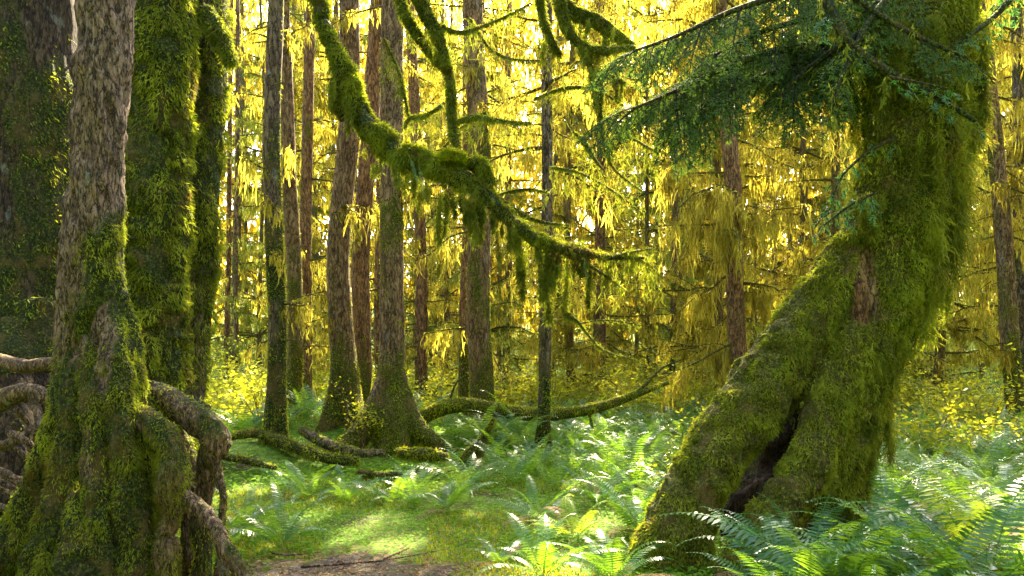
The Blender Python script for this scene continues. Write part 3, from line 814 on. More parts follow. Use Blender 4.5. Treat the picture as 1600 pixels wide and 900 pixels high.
# hanging moss under it: each clump a part
path, rad = main
def clump(cx, top, bot, width, n, parent=g4, dep=DL - .05, mt='hang_green', W=(.005, .012)):
    """a tapering beard of moss between two photo heights"""
    n = int(n * 4.2); m = MB()
    nb = max(3, int(width / 6)); bu = RNG.uniform(-1, 1, nb); bl_ = RNG.uniform(.35, 1.0, nb) * np.clip(1.15 - np.abs(bu) * .7, .2, 1); bl_[RNG.integers(nb)] = 1.0
    bi = RNG.integers(0, nb, n); u = bu[bi] + RNG.normal(size=n) * .10; brn = RNG.random(nb)[bi]; bd = RNG.normal(size=nb)[bi] * .06
    px = cx + u * width * .5
    full = (bot - top) / FPX * dep
    k = RNG.random(n) ** .8 * bl_[bi] * full * .72          # strands start all the way down the beard
    d = dep + bd + RNG.normal(size=n) * .02
    p = np.stack([(px - 800) / FPX * d + np.sin(k * 9 + bi) * .012, d, CAMZ + (HOR - top - RNG.uniform(-4, 8, n)) / FPX * d - k], -1)
    L = full * bl_[bi] * RNG.uniform(.04, .15, n) + .014
    dd = RNG.normal(size=(n, 3)) * .6 + np.array([0, 0, -1.])
    m.ribbons(p, dd, L, RNG.uniform(*W, n), segs=4, droop=.35, wig=.5, taper='moss', rnd=np.clip(brn * .55 + RNG.random(n) ** 1.5 * .5, 0, 1))
    return m.build('hanging_moss', MAT[mt], parent)
for cx, top, bot, wd, n in ((548, 150, 225, 34, 260), (520, 120, 190, 16, 120), (600, 255, 300, 40, 200), (635, 275, 330, 36, 220), (668, 290, 345, 30, 200), (692, 300, 410, 22, 330), (716, 305, 350, 24, 180), (738, 310, 400, 30, 420), (765, 330, 395, 30, 360), (795, 350, 430, 34, 420), (822, 370, 500, 36, 560), (850, 385, 545, 34, 620), (874, 392, 510, 26, 360), (905, 402, 440, 30, 260), (922, 405, 500, 26, 520), (950, 405, 432, 26, 160), (985, 408, 425, 30, 140)):
    clump(cx, top, bot, wd, n)
m = MB(); hang(m, path[14:86] - np.array([0, .03, .03]), 46, (.04, .24), (.004, .010), .045, 5); m.build('hanging_moss', MAT['hang_green'], g4)
# the bright cushion on top of it and the little ferns
m = MB()
c = P(706, 246, DL - .14); n = 5200
d = nrm(RNG.normal(size=(n, 3))); d = d[d[:, 2] > -.5]; n = len(d)
p = c + d * np.array([.10, .08, .055]) * (1 + .25 * vnoise(d, 4, 2))[:, None]
m.ribbons(p, d + RNG.normal(size=(n, 3)) * .5, RNG.uniform(.015, .04, n), RNG.uniform(.006, .013, n), segs=2, droop=.2, taper='leaf')
m.build('bright_moss', MAT['moss_bright'], g4)
# secondary limbs that drop to it from above
for rows in ([(950, 403, 6.45, 9), (985, 394, 6.4, 7), (1020, 388, 6.4, 3)], [(880, 392, 6.5, 9), (930, 420, 6.4, 7), (975, 452, 6.35, 3)], [(990, 402, 6.4, 6), (1012, 412, 6.4, 4), (1030, 430, 6.4, 2)], [(610, -60, 6.8, 34), (632, 20, 6.8, 30), (668, 75, 6.8, 26), (700, 112, 6.75, 26), (706, 150, 6.72, 30), (708, 200, 6.7, 26), (716, 238, 6.62, 18)],
             [(640, -60, 6.7, 40), (660, 10, 6.7, 40), (685, 55, 6.7, 32), (700, 110, 6.72, 26)],
             [(715, 190, 6.7, 14), (745, 182, 6.6, 13), (790, 190, 6.5, 9), (830, 192, 6.4, 5)],
             [(690, 165, 6.7, 12), (665, 180, 6.8, 12), (640, 185, 6.9, 10), (632, 200, 6.9, 6)],
             [(690, 42, 6.7, 14), (720, 50, 6.7, 10), (770, 35, 6.6, 7), (830, 5, 6.4, 5)]):
    m = MB(); pth, rd = px_tube(rows, 24); m.tube(pth, rd * .5, 9, mo=.95, rough=.3, rs=10)
    bo = m.build('branch', MAT['bark'], g4, smooth=True)
    v, t = arrays(m); h = MB(); tufts(h, v, t, 30000, (.015, .05), (.005, .012), maxn=14000)
    k = RNG.random(len(pth)) < .95
    hang(h, pth[k], 34 if rows[0][3] > 20 else 12, (.05, .42), (.004, .011), .035, 5)
    h.build('hanging_moss', MAT['hang_green'], bo)

# ------------------------------------------------------------------ mossy branches at the top middle
g5 = thing('mossy_branch', 'dark mossy boughs with long beards reaching in from the top middle', 'branch', tuple(P(880, -20, 7.2)))
def draped(parent, rows, beards=(), hangs=8, mh=(.05, .3), mt='bark', n=24, mo=.9, W=(.004, .011), gm='hang_green'):
    m = MB(); pth, rd = px_tube(rows, n); m.tube(pth, rd * .48, 9, mo=mo, rough=.3, rs=10)
    bo = m.build('branch', MAT[mt], parent, smooth=True)
    v, t = arrays(m); h = MB(); tufts(h, v, t, 26000, (.015, .045), (.005, .012), maxn=14000)
    hang(h, pth, hangs * 2, (mh[0], mh[1] * 1.3), W, .03, 5)
    h.build('hanging_moss', MAT[gm], bo)
    for cx, top, bot, wd, nn_ in beards: clump(cx, top, bot, wd, nn_, bo, rows[len(rows) // 2][2])
    return bo
draped(g5, [(850, -60, 7.2, 40), (885, 10, 7.2, 40), (930, 32, 7.2, 38), (965, 55, 7.2, 30), (990, 72, 7.2, 16)], [(905, 30, 100, 30, 200), (945, 45, 110, 26, 200)], 14)
draped(g5, [(872, -40, 7.1, 36), (880, 30, 7.1, 34), (905, 68, 7.1, 26), (940, 78, 7.1, 22), (992, 74, 7.1, 14)], [(925, 75, 130, 30, 200)], 12)
draped(g5, [(905, 70, 7.1, 14), (925, 110, 7.1, 18), (936, 140, 7.1, 20), (938, 185, 7.1, 12), (945, 235, 7.1, 8), (965, 270, 7.1, 6), (1005, 300, 7.1, 4)], [(932, 105, 205, 26, 420), (948, 215, 262, 20, 160)], 8)
draped(g5, [(925, 110, 7.1, 12), (955, 120, 7.1, 14), (978, 130, 7.1, 7)], [(962, 122, 165, 20, 160)], 6)
draped(g5, [(842, -40, 7.3, 30), (846, 20, 7.3, 24), (860, 60, 7.3, 22), (876, 86, 7.3, 12)], [(855, 60, 110, 30, 180)], 12)
draped(g5, [(895, 205, 7.1, 6), (912, 222, 7.1, 14), (930, 250, 7.1, 12), (945, 268, 7.1, 6)], [], 6)

for rows in ([(835, 155, 7.6, 8), (880, 138, 7.6, 10), (930, 140, 7.5, 8), (975, 165, 7.4, 4)], [(735, 30, 7.8, 9), (765, 75, 7.8, 8), (800, 92, 7.7, 6), (850, 95, 7.6, 4)],
             [(770, 300, 7.8, 12), (800, 325, 7.8, 11), (840, 345, 7.8, 8), (890, 352, 7.8, 5)], [(862, 262, 7.8, 9), (905, 270, 7.8, 8), (960, 300, 7.7, 6), (1005, 335, 7.6, 3)],
             [(855, 300, 7.8, 6), (820, 296, 7.8, 7), (775, 306, 7.8, 5), (740, 330, 7.8, 3)], [(760, 175, 7.9, 7), (720, 200, 7.9, 7), (690, 235, 7.9, 4)], [(600, 60, 8.0, 6), (625, 120, 8.0, 8), (640, 190, 8.0, 5)],
             [(640, 240, 8, 4), (600, 200, 8, 6), (570, 165, 8, 5)], [(950, 200, 7.6, 6), (985, 215, 7.5, 7), (1030, 240, 7.4, 4)]):
    draped(g5, rows, [], 10, (.05, .38))

# ------------------------------------------------------------------ long thin limbs crossing the middle wood
g6 = thing('dead_branch', 'long thin mossy twig hanging below the arching limb', 'branch', tuple(P(880, 480, 8.5)))
draped(g6, [(860, 410, 8.6, 8), (880, 480, 8.5, 14), (905, 505, 8.5, 8), (940, 545, 8.5, 6), (1000, 566, 8.5, 3)], [(872, 440, 520, 28, 160)], 3, (.03, .12))
draped(g6, [(905, 505, 8.5, 5), (950, 500, 8.5, 4), (1000, 508, 8.5, 3)], [], 2, (.03, .1))

# ------------------------------------------------------------------ low bowed limb, central rooted tree
base = P(652, 655, 10.2)
g7 = thing('bowed_limb', 'low bowed mossy limb running level across the clearing', 'limb', tuple(base))
m = MB(); pth, rd = px_tube([(640, 690, 10.2, 16), (655, 660, 10.2, 20), (690, 638, 10.2, 24), (735, 633, 10.2, 23), (790, 643, 10.3, 22), (850, 648, 10.4, 20), (905, 643, 10.4, 17), (950, 632, 10.4, 15), (1000, 614, 10.4, 11), (1045, 598, 10.3, 6)], 60)
m.tube(pth, rd, 14, rough=.12, rs=8, mo=.75)
lo = m.build('limb', MAT['bark_brown'], g7, smooth=True)
v, t = arrays(m); h = MB(); tufts(h, v, t, 9000, (.015, .045), (.006, .014), lambda p, n: np.clip(.55 + n[:, 2] * .8, 0, 1)); hang(h, pth[12:], 3, (.03, .16), (.006, .014), .03); h.build('moss', MAT['moss_bright'], lo)  # yellow moss tone puts light from above into the limb's colour
for rows in ([(985, 620, 10.4, 6), (1010, 600, 10.4, 5), (1035, 575, 10.4, 3), (1070, 560, 10.4, 2)], [(700, 636, 10.2, 4), (712, 600, 10.2, 3), (730, 585, 10.2, 2)], [(920, 645, 10.4, 5), (930, 680, 10.3, 4), (950, 700, 10.3, 3)]):
    m = MB(); pth, rd = px_tube(rows, 10); m.tube(pth, rd, 6, mo=.6); b = m.build('branch', MAT['bark_brown'], g7, smooth=True)

base = P(612, 715, 10.0)
g8 = thing('big_footed_tree', 'middle trunk spreading into bright mossy roots like a foot', 'tree', (base[0], base[1], gz(base[0], base[1])))
d8 = 10.0
b8 = 725
tub = [(*px_tube([(628, -560, d8, 26), (614, 0, d8, 34), (612, 200, d8, 35), (612, 400, d8, 37), (612, 560, d8, 42), (612, 640, d8, 52), (614, 700, d8, 62), (614, 780, d8, 70)], 60), 22),
       (*px_tube([(602, 590, d8 - .05, 26), (582, 650, d8 - .15, 36), (552, 690, d8 - .3, 34), (515, 716, d8 - .5, 28), (465, 738, d8 - .6, 18)], 26), 12),
       (*px_tube([(622, 590, d8 - .05, 26), (640, 650, d8 - .12, 30), (662, 680, d8 - .2, 26), (695, 702, d8 - .25, 20), (730, 722, d8 - .3, 14)], 26), 12),
       (*px_tube([(612, 620, d8 - .15, 24), (606, 680, d8 - .25, 26), (596, 730, d8 - .4, 26), (580, 780, d8 - .5, 24)], 20), 12),
       (*px_tube([(620, 620, d8 - .15, 24), (626, 690, d8 - .3, 26), (636, 740, d8 - .45, 22), (650, 780, d8 - .5, 20)], 20), 12)]
def mk8(p, n):
    z = p[:, 2]
    return .28 + .35 * vnoise(p, (4, 4, 1.5), 8) + .9 * np.exp(-(z - .1) / .45) + .15 * vnoise(p, (14, 14, 8), 1)
grown('trunk', tub, .028, 'bark_brown', g8, mk8, 9000, .02, (12, 12, 3), (.014, .04), (.006, .013), 60000, mossmat='moss_bright')
for _ in range(5):
    z = RNG.uniform(3, 6); make_branch(g8, P(612, HOR - (z - CAMZ) / d8 * FPX, d8), RNG.uniform(-.6, 3.6), RNG.uniform(.4, 1.1), .018, .1, .5, 1, (.08, .4), 3)
crown(g8, (base[0], base[1], 11.5), 2.2, 3.0, 1300)

# scar on the sturdy trunk
sc_p = P(539, 590, 10.25)
# surface roots and the old nurse log in front of the cluster
g9 = thing('nurse_log', 'low mossy log and roots lying in front of the cluster of trunks', 'log', (P(480, 735, 9.2)[0], 9.2, .2))
def low_root(rows, dz, mossv=.8, mt='bark', mat2='moss', parent=g9, dens=9000, nm='root'):
    a = []
    for px, d, w in rows:
        x = (px - 800) / FPX * d
        a.append([x, d, gz(x, d) + dz + w / FPX * d * .25, w / FPX * d / 2])
    c = crom(np.array(a), 34)
    m = MB(); m.tube(c[:, :3], c[:, 3], 12, rough=.25, rs=6, mo=mossv)
    v, t = arrays(m); o = m.build(nm, MAT[mt], parent, smooth=True)
    h = MB(); tufts(h, v, t, dens, (.015, .05), (.006, .014), lambda p, n: np.clip(mossv + n[:, 2] * .5 + .3 * vnoise(p, 4, 2) - .2, 0, 1), maxn=30000); h.build('moss', MAT[mat2], o)
low_root([(350, 9.6, 10), (400, 9.3, 16), (450, 9.0, 19), (510, 8.8, 18), (560, 8.9, 12)], .08, nm='log')
low_root([(470, 9.7, 14), (510, 9.4, 16), (560, 9.2, 14), (600, 9.3, 10)], .12, .3)
low_root([(560, 8.4, 9), (610, 8.2, 14), (660, 8.3, 17), (700, 8.6, 12)], .05, .85)
low_root([(330, 8.6, 9), (380, 8.4, 12), (430, 8.2, 9)], .1, .6)
low_root([(620, 9.0, 14), (660, 8.8, 20), (700, 8.8, 12)], .18, .95, mat2='moss_bright')
# broken mossy snag
g10 = thing('mossy_snag', 'short leaning mossy stub standing among ferns below the bowed limb', 'stump', tuple(P(735, 740, 9.0)))
m = MB(); pth, rd = px_tube([(722, 760, 9, 46), (738, 715, 9, 30), (752, 690, 9, 16), (772, 655, 9, 6)], 18); m.tube(pth, rd, 12, rough=.2, rs=8, mo=.9)
v, t = arrays(m); so = m.build('stub', MAT['bark'], g10, smooth=True); h = MB(); tufts(h, v, t, 12000, (.02, .05), (.006, .013)); h.build('moss', MAT['moss'], g10)

# ------------------------------------------------------------------ right: the big leaning tree on root legs
base = P(1250, 860, 5.6)
g11 = thing('leaning_conifer', 'massive leaning trunk on spread root legs, cloaked in shaggy moss', 'tree', (base[0], base[1], 0))
DR = 5.9
tub = [(*px_tube([(1450, -420, DR, 120), (1442, 0, DR, 128), (1430, 180, DR, 128), (1410, 300, DR, 126), (1382, 400, DR, 118), (1360, 480, DR, 128), (1330, 580, DR, 116), (1308, 680, DR, 100), (1298, 800, DR, 104), (1296, 930, DR, 120)], 60), 30),
       (*px_tube([(1380, 330, DR + .1, 60), (1322, 435, DR - .05, 84), (1258, 520, DR - .15, 88), (1194, 605, DR - .25, 90), (1124, 700, DR - .4, 84), (1064, 800, DR - .55, 78), (1015, 930, DR - .7, 92)], 44), 20),
       (*px_tube([(1362, 440, DR + .05, 60), (1322, 560, DR - .3, 66), (1292, 650, DR - .45, 58), (1254, 740, DR - .6, 54), (1192, 830, DR - .8, 56), (1136, 930, DR - 1.0, 66)], 40), 18),
       (*px_tube([(1352, 520, DR + .05, 70), (1322, 660, DR - .3, 60), (1300, 760, DR - .38, 58), (1282, 880, DR - .45, 66)], 30), 16),
       (*px_tube([(1175, 600, DR - .1, 20), (1146, 665, DR - .45, 32), (1112, 740, DR - .62, 34), (1090, 840, DR - .72, 36), (1082, 940, DR - .75, 44)], 30), 12),
       (*px_tube([(1364, 480, DR + .08, 50), (1345, 640, DR - .1, 42), (1330, 760, DR - .1, 36), (1332, 880, DR - .1, 40)], 24), 12),
       (*px_tube([(1120, 690, DR - .2, 24), (1092, 760, DR - .4, 46), (1060, 820, DR - .45, 46), (1005, 930, DR - .5, 56)], 20), 12)]
def mk11(p, n):
    px = p[:, 0] / p[:, 1] * FPX + 800; py = HOR - (p[:, 2] - CAMZ) / p[:, 1] * FPX
    scar = np.exp(-((px - 1350) / 26) ** 2 - ((py - 475) / 46) ** 2)
    scar2 = np.exp(-((px - 1335) / 45) ** 2 - ((py - 400) / 32) ** 2) * .55
    return 1.05 + .34 * vnoise(p, (5, 5, 2.5), 9) + .3 * vnoise(p, (13, 13, 8), 4) + .15 * n[:, 2] - 1.5 * scar - scar2 - .2 * (py > 700)  
v, t, nn = grown('trunk', tub, .018, 'bark_brown', g11, mk11, 48000, .04, (10, 10, 4), (.010, .034), (.005, .011), 460000, cush=.06, lift=.014, down=.6)
m = MB(); pth, rd = px_tube([(1318, 500, DR + .12, 50), (1262, 630, DR + .25, 84), (1212, 750, DR + .3, 110), (1160, 930, DR + .25, 150)], 24); m.tube(crom(pth, 60), np.interp(np.linspace(0, 1, 60), np.linspace(0, 1, 24), rd), 48, rough=.55, rs=9)  # recessed wood behind the legs, coloured dark to give the hollow its shade
m.m = [np.clip(.35 + .5 * vnoise(np.concatenate(m.v), 6, 3), .01, 1)]; m.build('hollow_shade_wood', MAT['hollow_shade'], g11, smooth=True)
# bare rotten patch
m = MB()
q = P(1350, 478, DR - .36)
uu, vv = np.meshgrid(np.linspace(-1, 1, 14), np.linspace(-1, 1, 20), indexing='xy')
ed = np.maximum(0, uu ** 2 + vv ** 2 - .75)
G = np.stack([q[0] + uu * .075, q[1] + .02 + .10 * ed + .05 * uu ** 2, q[2] + vv * .19], -1).reshape(-1, 3); G[:, 1] += vnoise(G, 30, 2) * .012
b = (np.arange(19)[:, None] * 14 + np.arange(13)[None]).ravel()
m.add(G, np.stack([b, b + 1, b + 15, b + 14], -1)); 
m.build('bare_wood', MAT['rot_wood'], g11, smooth=True)
# shaggy strands over the surface
for reg, nsamp, L, W in ((lambda px, py: (px > 1290) & (py < 620), 6000, (.03, .15), (.005, .013)), (lambda px, py: (px > 1230) & (py >= 560), 3200, (.04, .15), (.005, .011))):
    p, n2, _ = sample(v, t, nsamp * 3)
    px = p[:, 0] / p[:, 1] * FPX + 800; py = HOR - (p[:, 2] - CAMZ) / p[:, 1] * FPX
    k = frontal(p, n2) & reg(px, py) & (py > -40) & (vnoise(p, (6, 6, 3), 14) > -.15) & (mk11(p, n2) > .55)
    m = MB(); hang(m, p[k] + n2[k] * .015, 6, L, W, .025, 5, wig=.1); m.build('hanging_moss', MAT['hang_green'], g11)
# the long curtain on its right side
for cx, top, bot, wd, n, dep in ((1400, 330, 520, 40, 700, 5.75), (1425, 380, 560, 44, 800, 5.8), (1440, 200, 520, 60, 1000, 5.6), (1462, 300, 610, 42, 1300, 5.85), (1480, 60, 560, 50, 1100, 5.8), (1500, 100, 500, 46, 1200, 5.85), (1518, 40, 470, 40, 1100, 5.9), (1392, 480, 660, 40, 800, 5.8), (1380, 600, 760, 36, 700, 5.8), (1350, 640, 760, 50, 500, 5.45), (1420, 20, 260, 90, 900, 5.5), (1360, 300, 400, 60, 400, 5.6), (1310, 650, 780, 50, 400, 5.4), (1470, 440, 560, 30, 400, 5.85), (1535, 20, 240, 30, 500, 6.0)):
    clump(cx, top, bot, wd, n, g11, dep, W=(.004, .010))

# ------------------------------------------------------------------ hemlock boughs
def spray(mw, mn, p0, dirv, L, lvl=0, up=np.array([0, 0, 1.0])):
    """flat feathery spray: axis, side twigs, needles"""
    dirv = nrm(dirv); side = nrm(np.cross(dirv, up))
    n = 9
    pts = [np.array(p0)]; d = dirv.copy()
    for k in range(n - 1):
        d = nrm(d + np.array([0, 0, -.10 if lvl else -.11]) + RNG.normal(size=3) * .04); pts.append(pts[-1] + d * L / (n - 1))
    pts = np.array(pts)
    mw.tube(pts, np.linspace(.012 * L if lvl < 2 else .003, .0015, n), 4, cap=False)
    if lvl < 2:
        m = int(L / (.045 if lvl == 0 else .03))
        for k in range(m):
            u = (k + .6) / m; i = min(int(u * (n - 1)), n - 2); f = u * (n - 1) - i
            p = pts[i] * (1 - f) + pts[i + 1] * f
            s = 1 if k % 2 else -1
            l2 = L * (.5 if lvl == 0 else .42) * (1 - u * .75) * RNG.uniform(.7, 1.15)
            dd = nrm(pts[min(i + 1, n - 1)] - pts[i]) * .75 + side * s * .7 + RNG.normal(size=3) * .1
            spray(mw, mn, p, dd, max(l2, .05), lvl + 1, up)
    if lvl >= 1:
        k = int(L / .006); u = RNG.random(k); i = np.minimum((u * (n - 1)).astype(int), n - 2); f = (u * (n - 1) - i)[:, None]
        p = pts[i] * (1 - f) + pts[i + 1] * f
        ax = nrm(pts[i + 1] - pts[i]); s = np.where(RNG.random(k) < .5, -1, 1)[:, None]
        mn.ribbons(p, side * s + ax * .55 + RNG.normal(size=(k, 3)) * .22, RNG.uniform(.020, .040, k), .0085, side=ax, segs=1)

UPV = nrm(np.array([0, -.65, .76]))
def bough(label, rows, len_, nspr, mt='needle', mossb=6, group=None, d2=None, mh=(.05, .35)):
    pth, rd = px_tube(rows, 26)
    root = thing('hemlock_bough', label, 'branch', tuple(pth[0]), group)
    m = MB(); m.tube(pth, rd, 7, rough=.1, mo=.5); m.build('branch', MAT['dark_wood'], root, smooth=True)
    mw, mn = MB(), MB()
    for k in range(nspr):
        u = (k + .5) / nspr; i = min(int(u * 25), 24); ax = nrm(pth[i + 1] - pth[i])
        for s in (1, -1):
            sd = nrm(np.cross(ax, UPV)) * s
            if RNG.random() < .26: continue
            L = len_ * (1 - .5 * u) * RNG.uniform(.35, 1.35)
            spray(mw, mn, pth[i], ax * .8 + sd * .8 + np.array([0, 0, -.25 + RNG.normal() * .15]), L, 0, UPV)
    spray(mw, mn, pth[-2], pth[-1] - pth[-2], len_ * .6, 0, UPV)
    mw.build('twig', MAT['dark_wood'], root); mn.build('needle_spray', MAT[mt], root)
    if mossb:
        h = MB(); hang(h, pth, mossb, mh, (.006, .016), .03, 5); h.build('hanging_moss', MAT['hang_green'], root)
    return root
bough('dark teal needle bough spreading lowest toward the bearded branch', [(1330, 70, 6.2, 14), (1240, 75, 5.9, 12), (1150, 100, 5.6, 9), (1060, 140, 5.4, 6), (990, 170, 5.3, 4)], .8, 20, mossb=2)
bough('dark needle bough slanting along the upper edge', [(1380, -60, 6.0, 14), (1260, -20, 5.7, 12), (1150, 15, 5.5, 9), (1060, 55, 5.4, 6), (990, 80, 5.3, 4)], .72, 21, mossb=2)
bough('drooping dark needle bough above the red-brown curtain tree', [(1360, 60, 6.2, 14), (1270, 90, 5.9, 12), (1190, 120, 5.7, 9), (1120, 155, 5.5, 6), (1070, 190, 5.4, 4)], .66, 18, mossb=4)
bough('dark needle bough tucked under the top one, tips drooping', [(1400, -20, 6.3, 12), (1290, 20, 6.0, 10), (1190, 50, 5.8, 8), (1110, 90, 5.6, 5)], .62, 14, mossb=3)
bough('short dark needle bough nearest the leaning trunk, mossy below', [(1400, 20, 6.1, 16), (1330, 60, 5.8, 12), (1260, 110, 5.7, 8), (1210, 160, 5.6, 5)], .55, 11, mossb=10, mh=(.1, .55))
bough('mossy bough bending down across the leaning trunk with green tips', [(1290, 0, 5.3, 16), (1330, 70, 5.25, 16), (1400, 120, 5.2, 16), (1470, 155, 5.15, 12), (1525, 190, 5.1, 6)], .22, 8, 'needle_lime', mossb=26, mh=(.05, .25))
bough('dark bough of needles crossing in front of the upper leaning trunk', [(1300, -30, 5.4, 12), (1370, 20, 5.3, 10), (1440, 60, 5.2, 8), (1510, 90, 5.2, 5)], .42, 10, mossb=8, mh=(.05, .3))
bough('shaggy needle bough hanging over the left edge of the upper leaning trunk', [(1420, -40, 5.5, 12), (1360, 30, 5.3, 9), (1320, 110, 5.2, 6), (1300, 170, 5.2, 4)], .36, 9, mossb=12, mh=(.05, .35))
bough('small bright green needle sprig in front of the leaning trunk', [(1390, 120, 4.9, 5), (1430, 128, 4.9, 4), (1480, 138, 4.9, 3)], .16, 5, 'needle_lime', mossb=0)
bough('fresh green needle sprigs beside the trunk above its first root leg', [(1400, 215, 5.5, 7), (1360, 235, 5.4, 6), (1320, 270, 5.3, 4), (1300, 310, 5.3, 3)], .26, 5, 'needle_lime', mossb=3)
bough('low fresh green needle sprig over the first root leg', [(1370, 300, 5.4, 6), (1330, 320, 5.3, 4), (1290, 350, 5.2, 3)], .22, 4, 'needle_lime', mossb=0)
bough('green needle bough drooping from the top beside the moss curtain', [(1600, -30, 5.6, 12), (1560, 20, 5.6, 9), (1510, 60, 5.5, 6)], .26, 5, 'needle_lime', mossb=6)
# mossy twiggy curtain between the needle boughs and the leaning trunk
g12 = thing('draped_branch', 'tangle of drooping branches hung with grey-green moss beside the leaning trunk', 'branch', tuple(P(1340, -30, 6.3)))
for rows, bd in (([(1330, -40, 6.3, 20), (1310, 40, 6.3, 16), (1300, 120, 6.2, 10), (1310, 200, 6.2, 6)], [(1305, 40, 190, 40, 420)]),
                 ([(1400, -40, 6.2, 18), (1372, 30, 6.1, 14), (1350, 100, 6.1, 10), (1340, 180, 6.1, 6)], [(1352, 40, 240, 50, 600), (1385, 10, 160, 44, 500)]),
                 ([(1280, -40, 6.5, 14), (1262, 40, 6.5, 10), (1240, 120, 6.5, 7), (1230, 180, 6.5, 4)], [(1245, 60, 200, 36, 300)]),
                 ([(1300, 100, 6.2, 8), (1320, 160, 6.2, 7), (1346, 210, 6.2, 5)], [(1330, 150, 260, 30, 260)])):
    draped(g12, rows, bd, 10, (.08, .4), gm='hang')

# ------------------------------------------------------------------ ferns
def frond_mesh(L, seed, pale=False, npin=30, pl=.085, mt='fern', arch=1.0, tilt=1.15, segs=2):
    """one sword-fern frond leaving the origin along +X, arching over"""
    n = 16
    ang = tilt; p = np.zeros(3); pts = [p.copy()]
    for k in range(n - 1):
        ang -= arch * (.03 + .13 * (k / n) ** 1.1)
        p = p + np.array([math.cos(ang), 0, math.sin(ang)]) * L / (n - 1); pts.append(p.copy())
    pts = np.array(pts)
    pts[:, 1] += np.sin(np.linspace(0, 2, n)) * L * RNG.normal() * .06
    m = MB(); m.tube(pts, np.linspace(.0035, .001, n), 4, cap=False, a=.9)
    u = np.repeat(np.linspace(.14, .985, npin), 2); s = np.tile([1., -1.], npin)
    i = np.minimum((u * (n - 1)).astype(int), n - 2); f = (u * (n - 1) - i)[:, None]
    b = pts[i] * (1 - f) + pts[i + 1] * f; ax = nrm(pts[i + 1] - pts[i])
    prof = np.clip(np.sin(np.clip(u * 1.05 + .1, 0, 1) ** .8 * math.pi) ** .6, .12, 1)
    up = nrm(np.cross(ax, [0, 1., 0])) * -1
    d = s[:, None] * np.array([0, 1., 0]) + ax * .35 + up * .10 + RNG.normal(size=(len(u), 3)) * .07
    m.ribbons(b, d, pl * L / .75 * prof * RNG.uniform(.9, 1.08, len(u)), .0135 * L / .75 + 0 * u, side=ax, segs=segs, droop=.10, taper='leaf', rnd=np.clip(.5 + RNG.normal(size=len(u)) * .16, 0, 1))
    return m

frond_lib = {}
for key, mt in (('g', 'fern'), ('p', 'fern_pale'), ('l', 'fern_lime'), ('d', 'litter')):
    frond_lib[key] = []
    for k in range(4):
        o = frond_mesh([.62, .75, .85, .7][k], k, mt=mt, arch=[.9, 1.15, 1.0, 1.35][k], tilt=[1.0, 1.15, .95, 1.25][k]).build('frond', MAT[mt], None, off=np.zeros(3))
        frond_lib[key].append(o)

def fern(px, d, size, n, label, key='g', group='sword ferns', lift=0.0, spread=(0, 6.283), name='sword_fern', lo=.75):
    x = (px - 800) / FPX * d
    root = thing(name, label, 'fern', (x, d, gz(x, d) + lift), group)
    a0 = random.uniform(0, 6.28)
    for k in range(n):
        dead = random.random() < .10
        src = random.choice(frond_lib['d' if dead else key])
        o = src.copy(); COL.objects.link(o); o.parent = root
        az = spread[0] + (spread[1] - spread[0]) * (k + random.random() * .6) / n + (a0 if spread[1] > 6 else 0)
        s = size * random.uniform(lo, 1.1)
        o.scale = (s, s, s)
        o.rotation_euler = (random.uniform(-.35, .35), random.uniform(-.3, .4) + (.6 if dead else 0), az)
        if dead: o['label'] = 'withered brown frond'
    return root

# near ferns, each on its own
near = [
 (1235, 4.2, 1.28, 16, 'cyan-tinted fern arching over the front root of the leaning tree'),
 (1260, 4.6, 1.34, 17, 'fern with curled tips right against the leaning tree roots'),
 (1330, 4.3, 1.41, 18, 'big dark fern low in front of the leaning tree'),
 (1400, 5.0, 1.34, 17, 'fern standing where the moss curtain ends'),
 (1440, 4.3, 1.34, 17, 'broad fern in the lower right bank, left of two'),
 (1540, 4.3, 1.41, 18, 'broad fern in the lower right bank, right of two'),
 (1500, 5.2, 1.47, 18, 'upright bright green fern rising from the right bank'),
 (1600, 5.0, 1.47, 17, 'fern cut by the right edge of the view'),
 (1330, 3.9, 1.09, 14, 'fern nearest the viewer below the leaning tree'),
 (1380, 3.9, 1.09, 15, 'fern at the bottom edge under the moss curtain'),
 (1520, 3.8, 1.15, 15, 'fern at the bottom edge in the right bank'),
 (1460, 6.0, 1.28, 15, 'smaller fern behind the upright bright fern'),
 (1570, 6.1, 1.28, 15, 'smaller fern behind the right edge fern'),
 (440, 5.7, .9, 9, 'low fern with long fronds arching over the path from the left'),
 (375, 6.2, .95, 11, 'fern beside the knee-bent root'),
 (345, 5.6, .8, 9, 'small dark fern in the shade of the stilt roots'),
 (850, 5.0, .85, 10, 'dark fern at the bottom edge beside the path'),
 (780, 5.3, .6, 8, 'small fern on the path edge'),
 (960, 4.9, .95, 12, 'fern leaning on the outer root of the leaning tree'),
 (1000, 6.0, 1.0, 12, 'bright fern just left of the outer root'),
 (900, 5.9, .9, 10, 'dim fern between the path and the bright fern'),
 (840, 6.6, .85, 10, 'fern with upright fronds above the path end'),
 (930, 7.2, .95, 11, 'fern with a flat level frond in the middle of the bank'),
 (700, 7.0, .9, 11, 'fern centre of the mossy mound right of the roots'),
 (615, 7.2, .8, 9, 'fern with a drooping blue-green frond above the path'),
 (545, 7.3, .7, 8, 'small fern below the mossy log'),
 (480, 7.4, .8, 9, 'fern in front of the mossy log, left part'),
]
for i, (px, d, s, n, lab) in enumerate(near):
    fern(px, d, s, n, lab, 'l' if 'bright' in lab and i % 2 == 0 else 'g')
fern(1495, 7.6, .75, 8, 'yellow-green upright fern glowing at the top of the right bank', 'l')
fern(1560, 7.0, .85, 8, 'tallest yellow-green fern glowing behind the right bank', 'l')

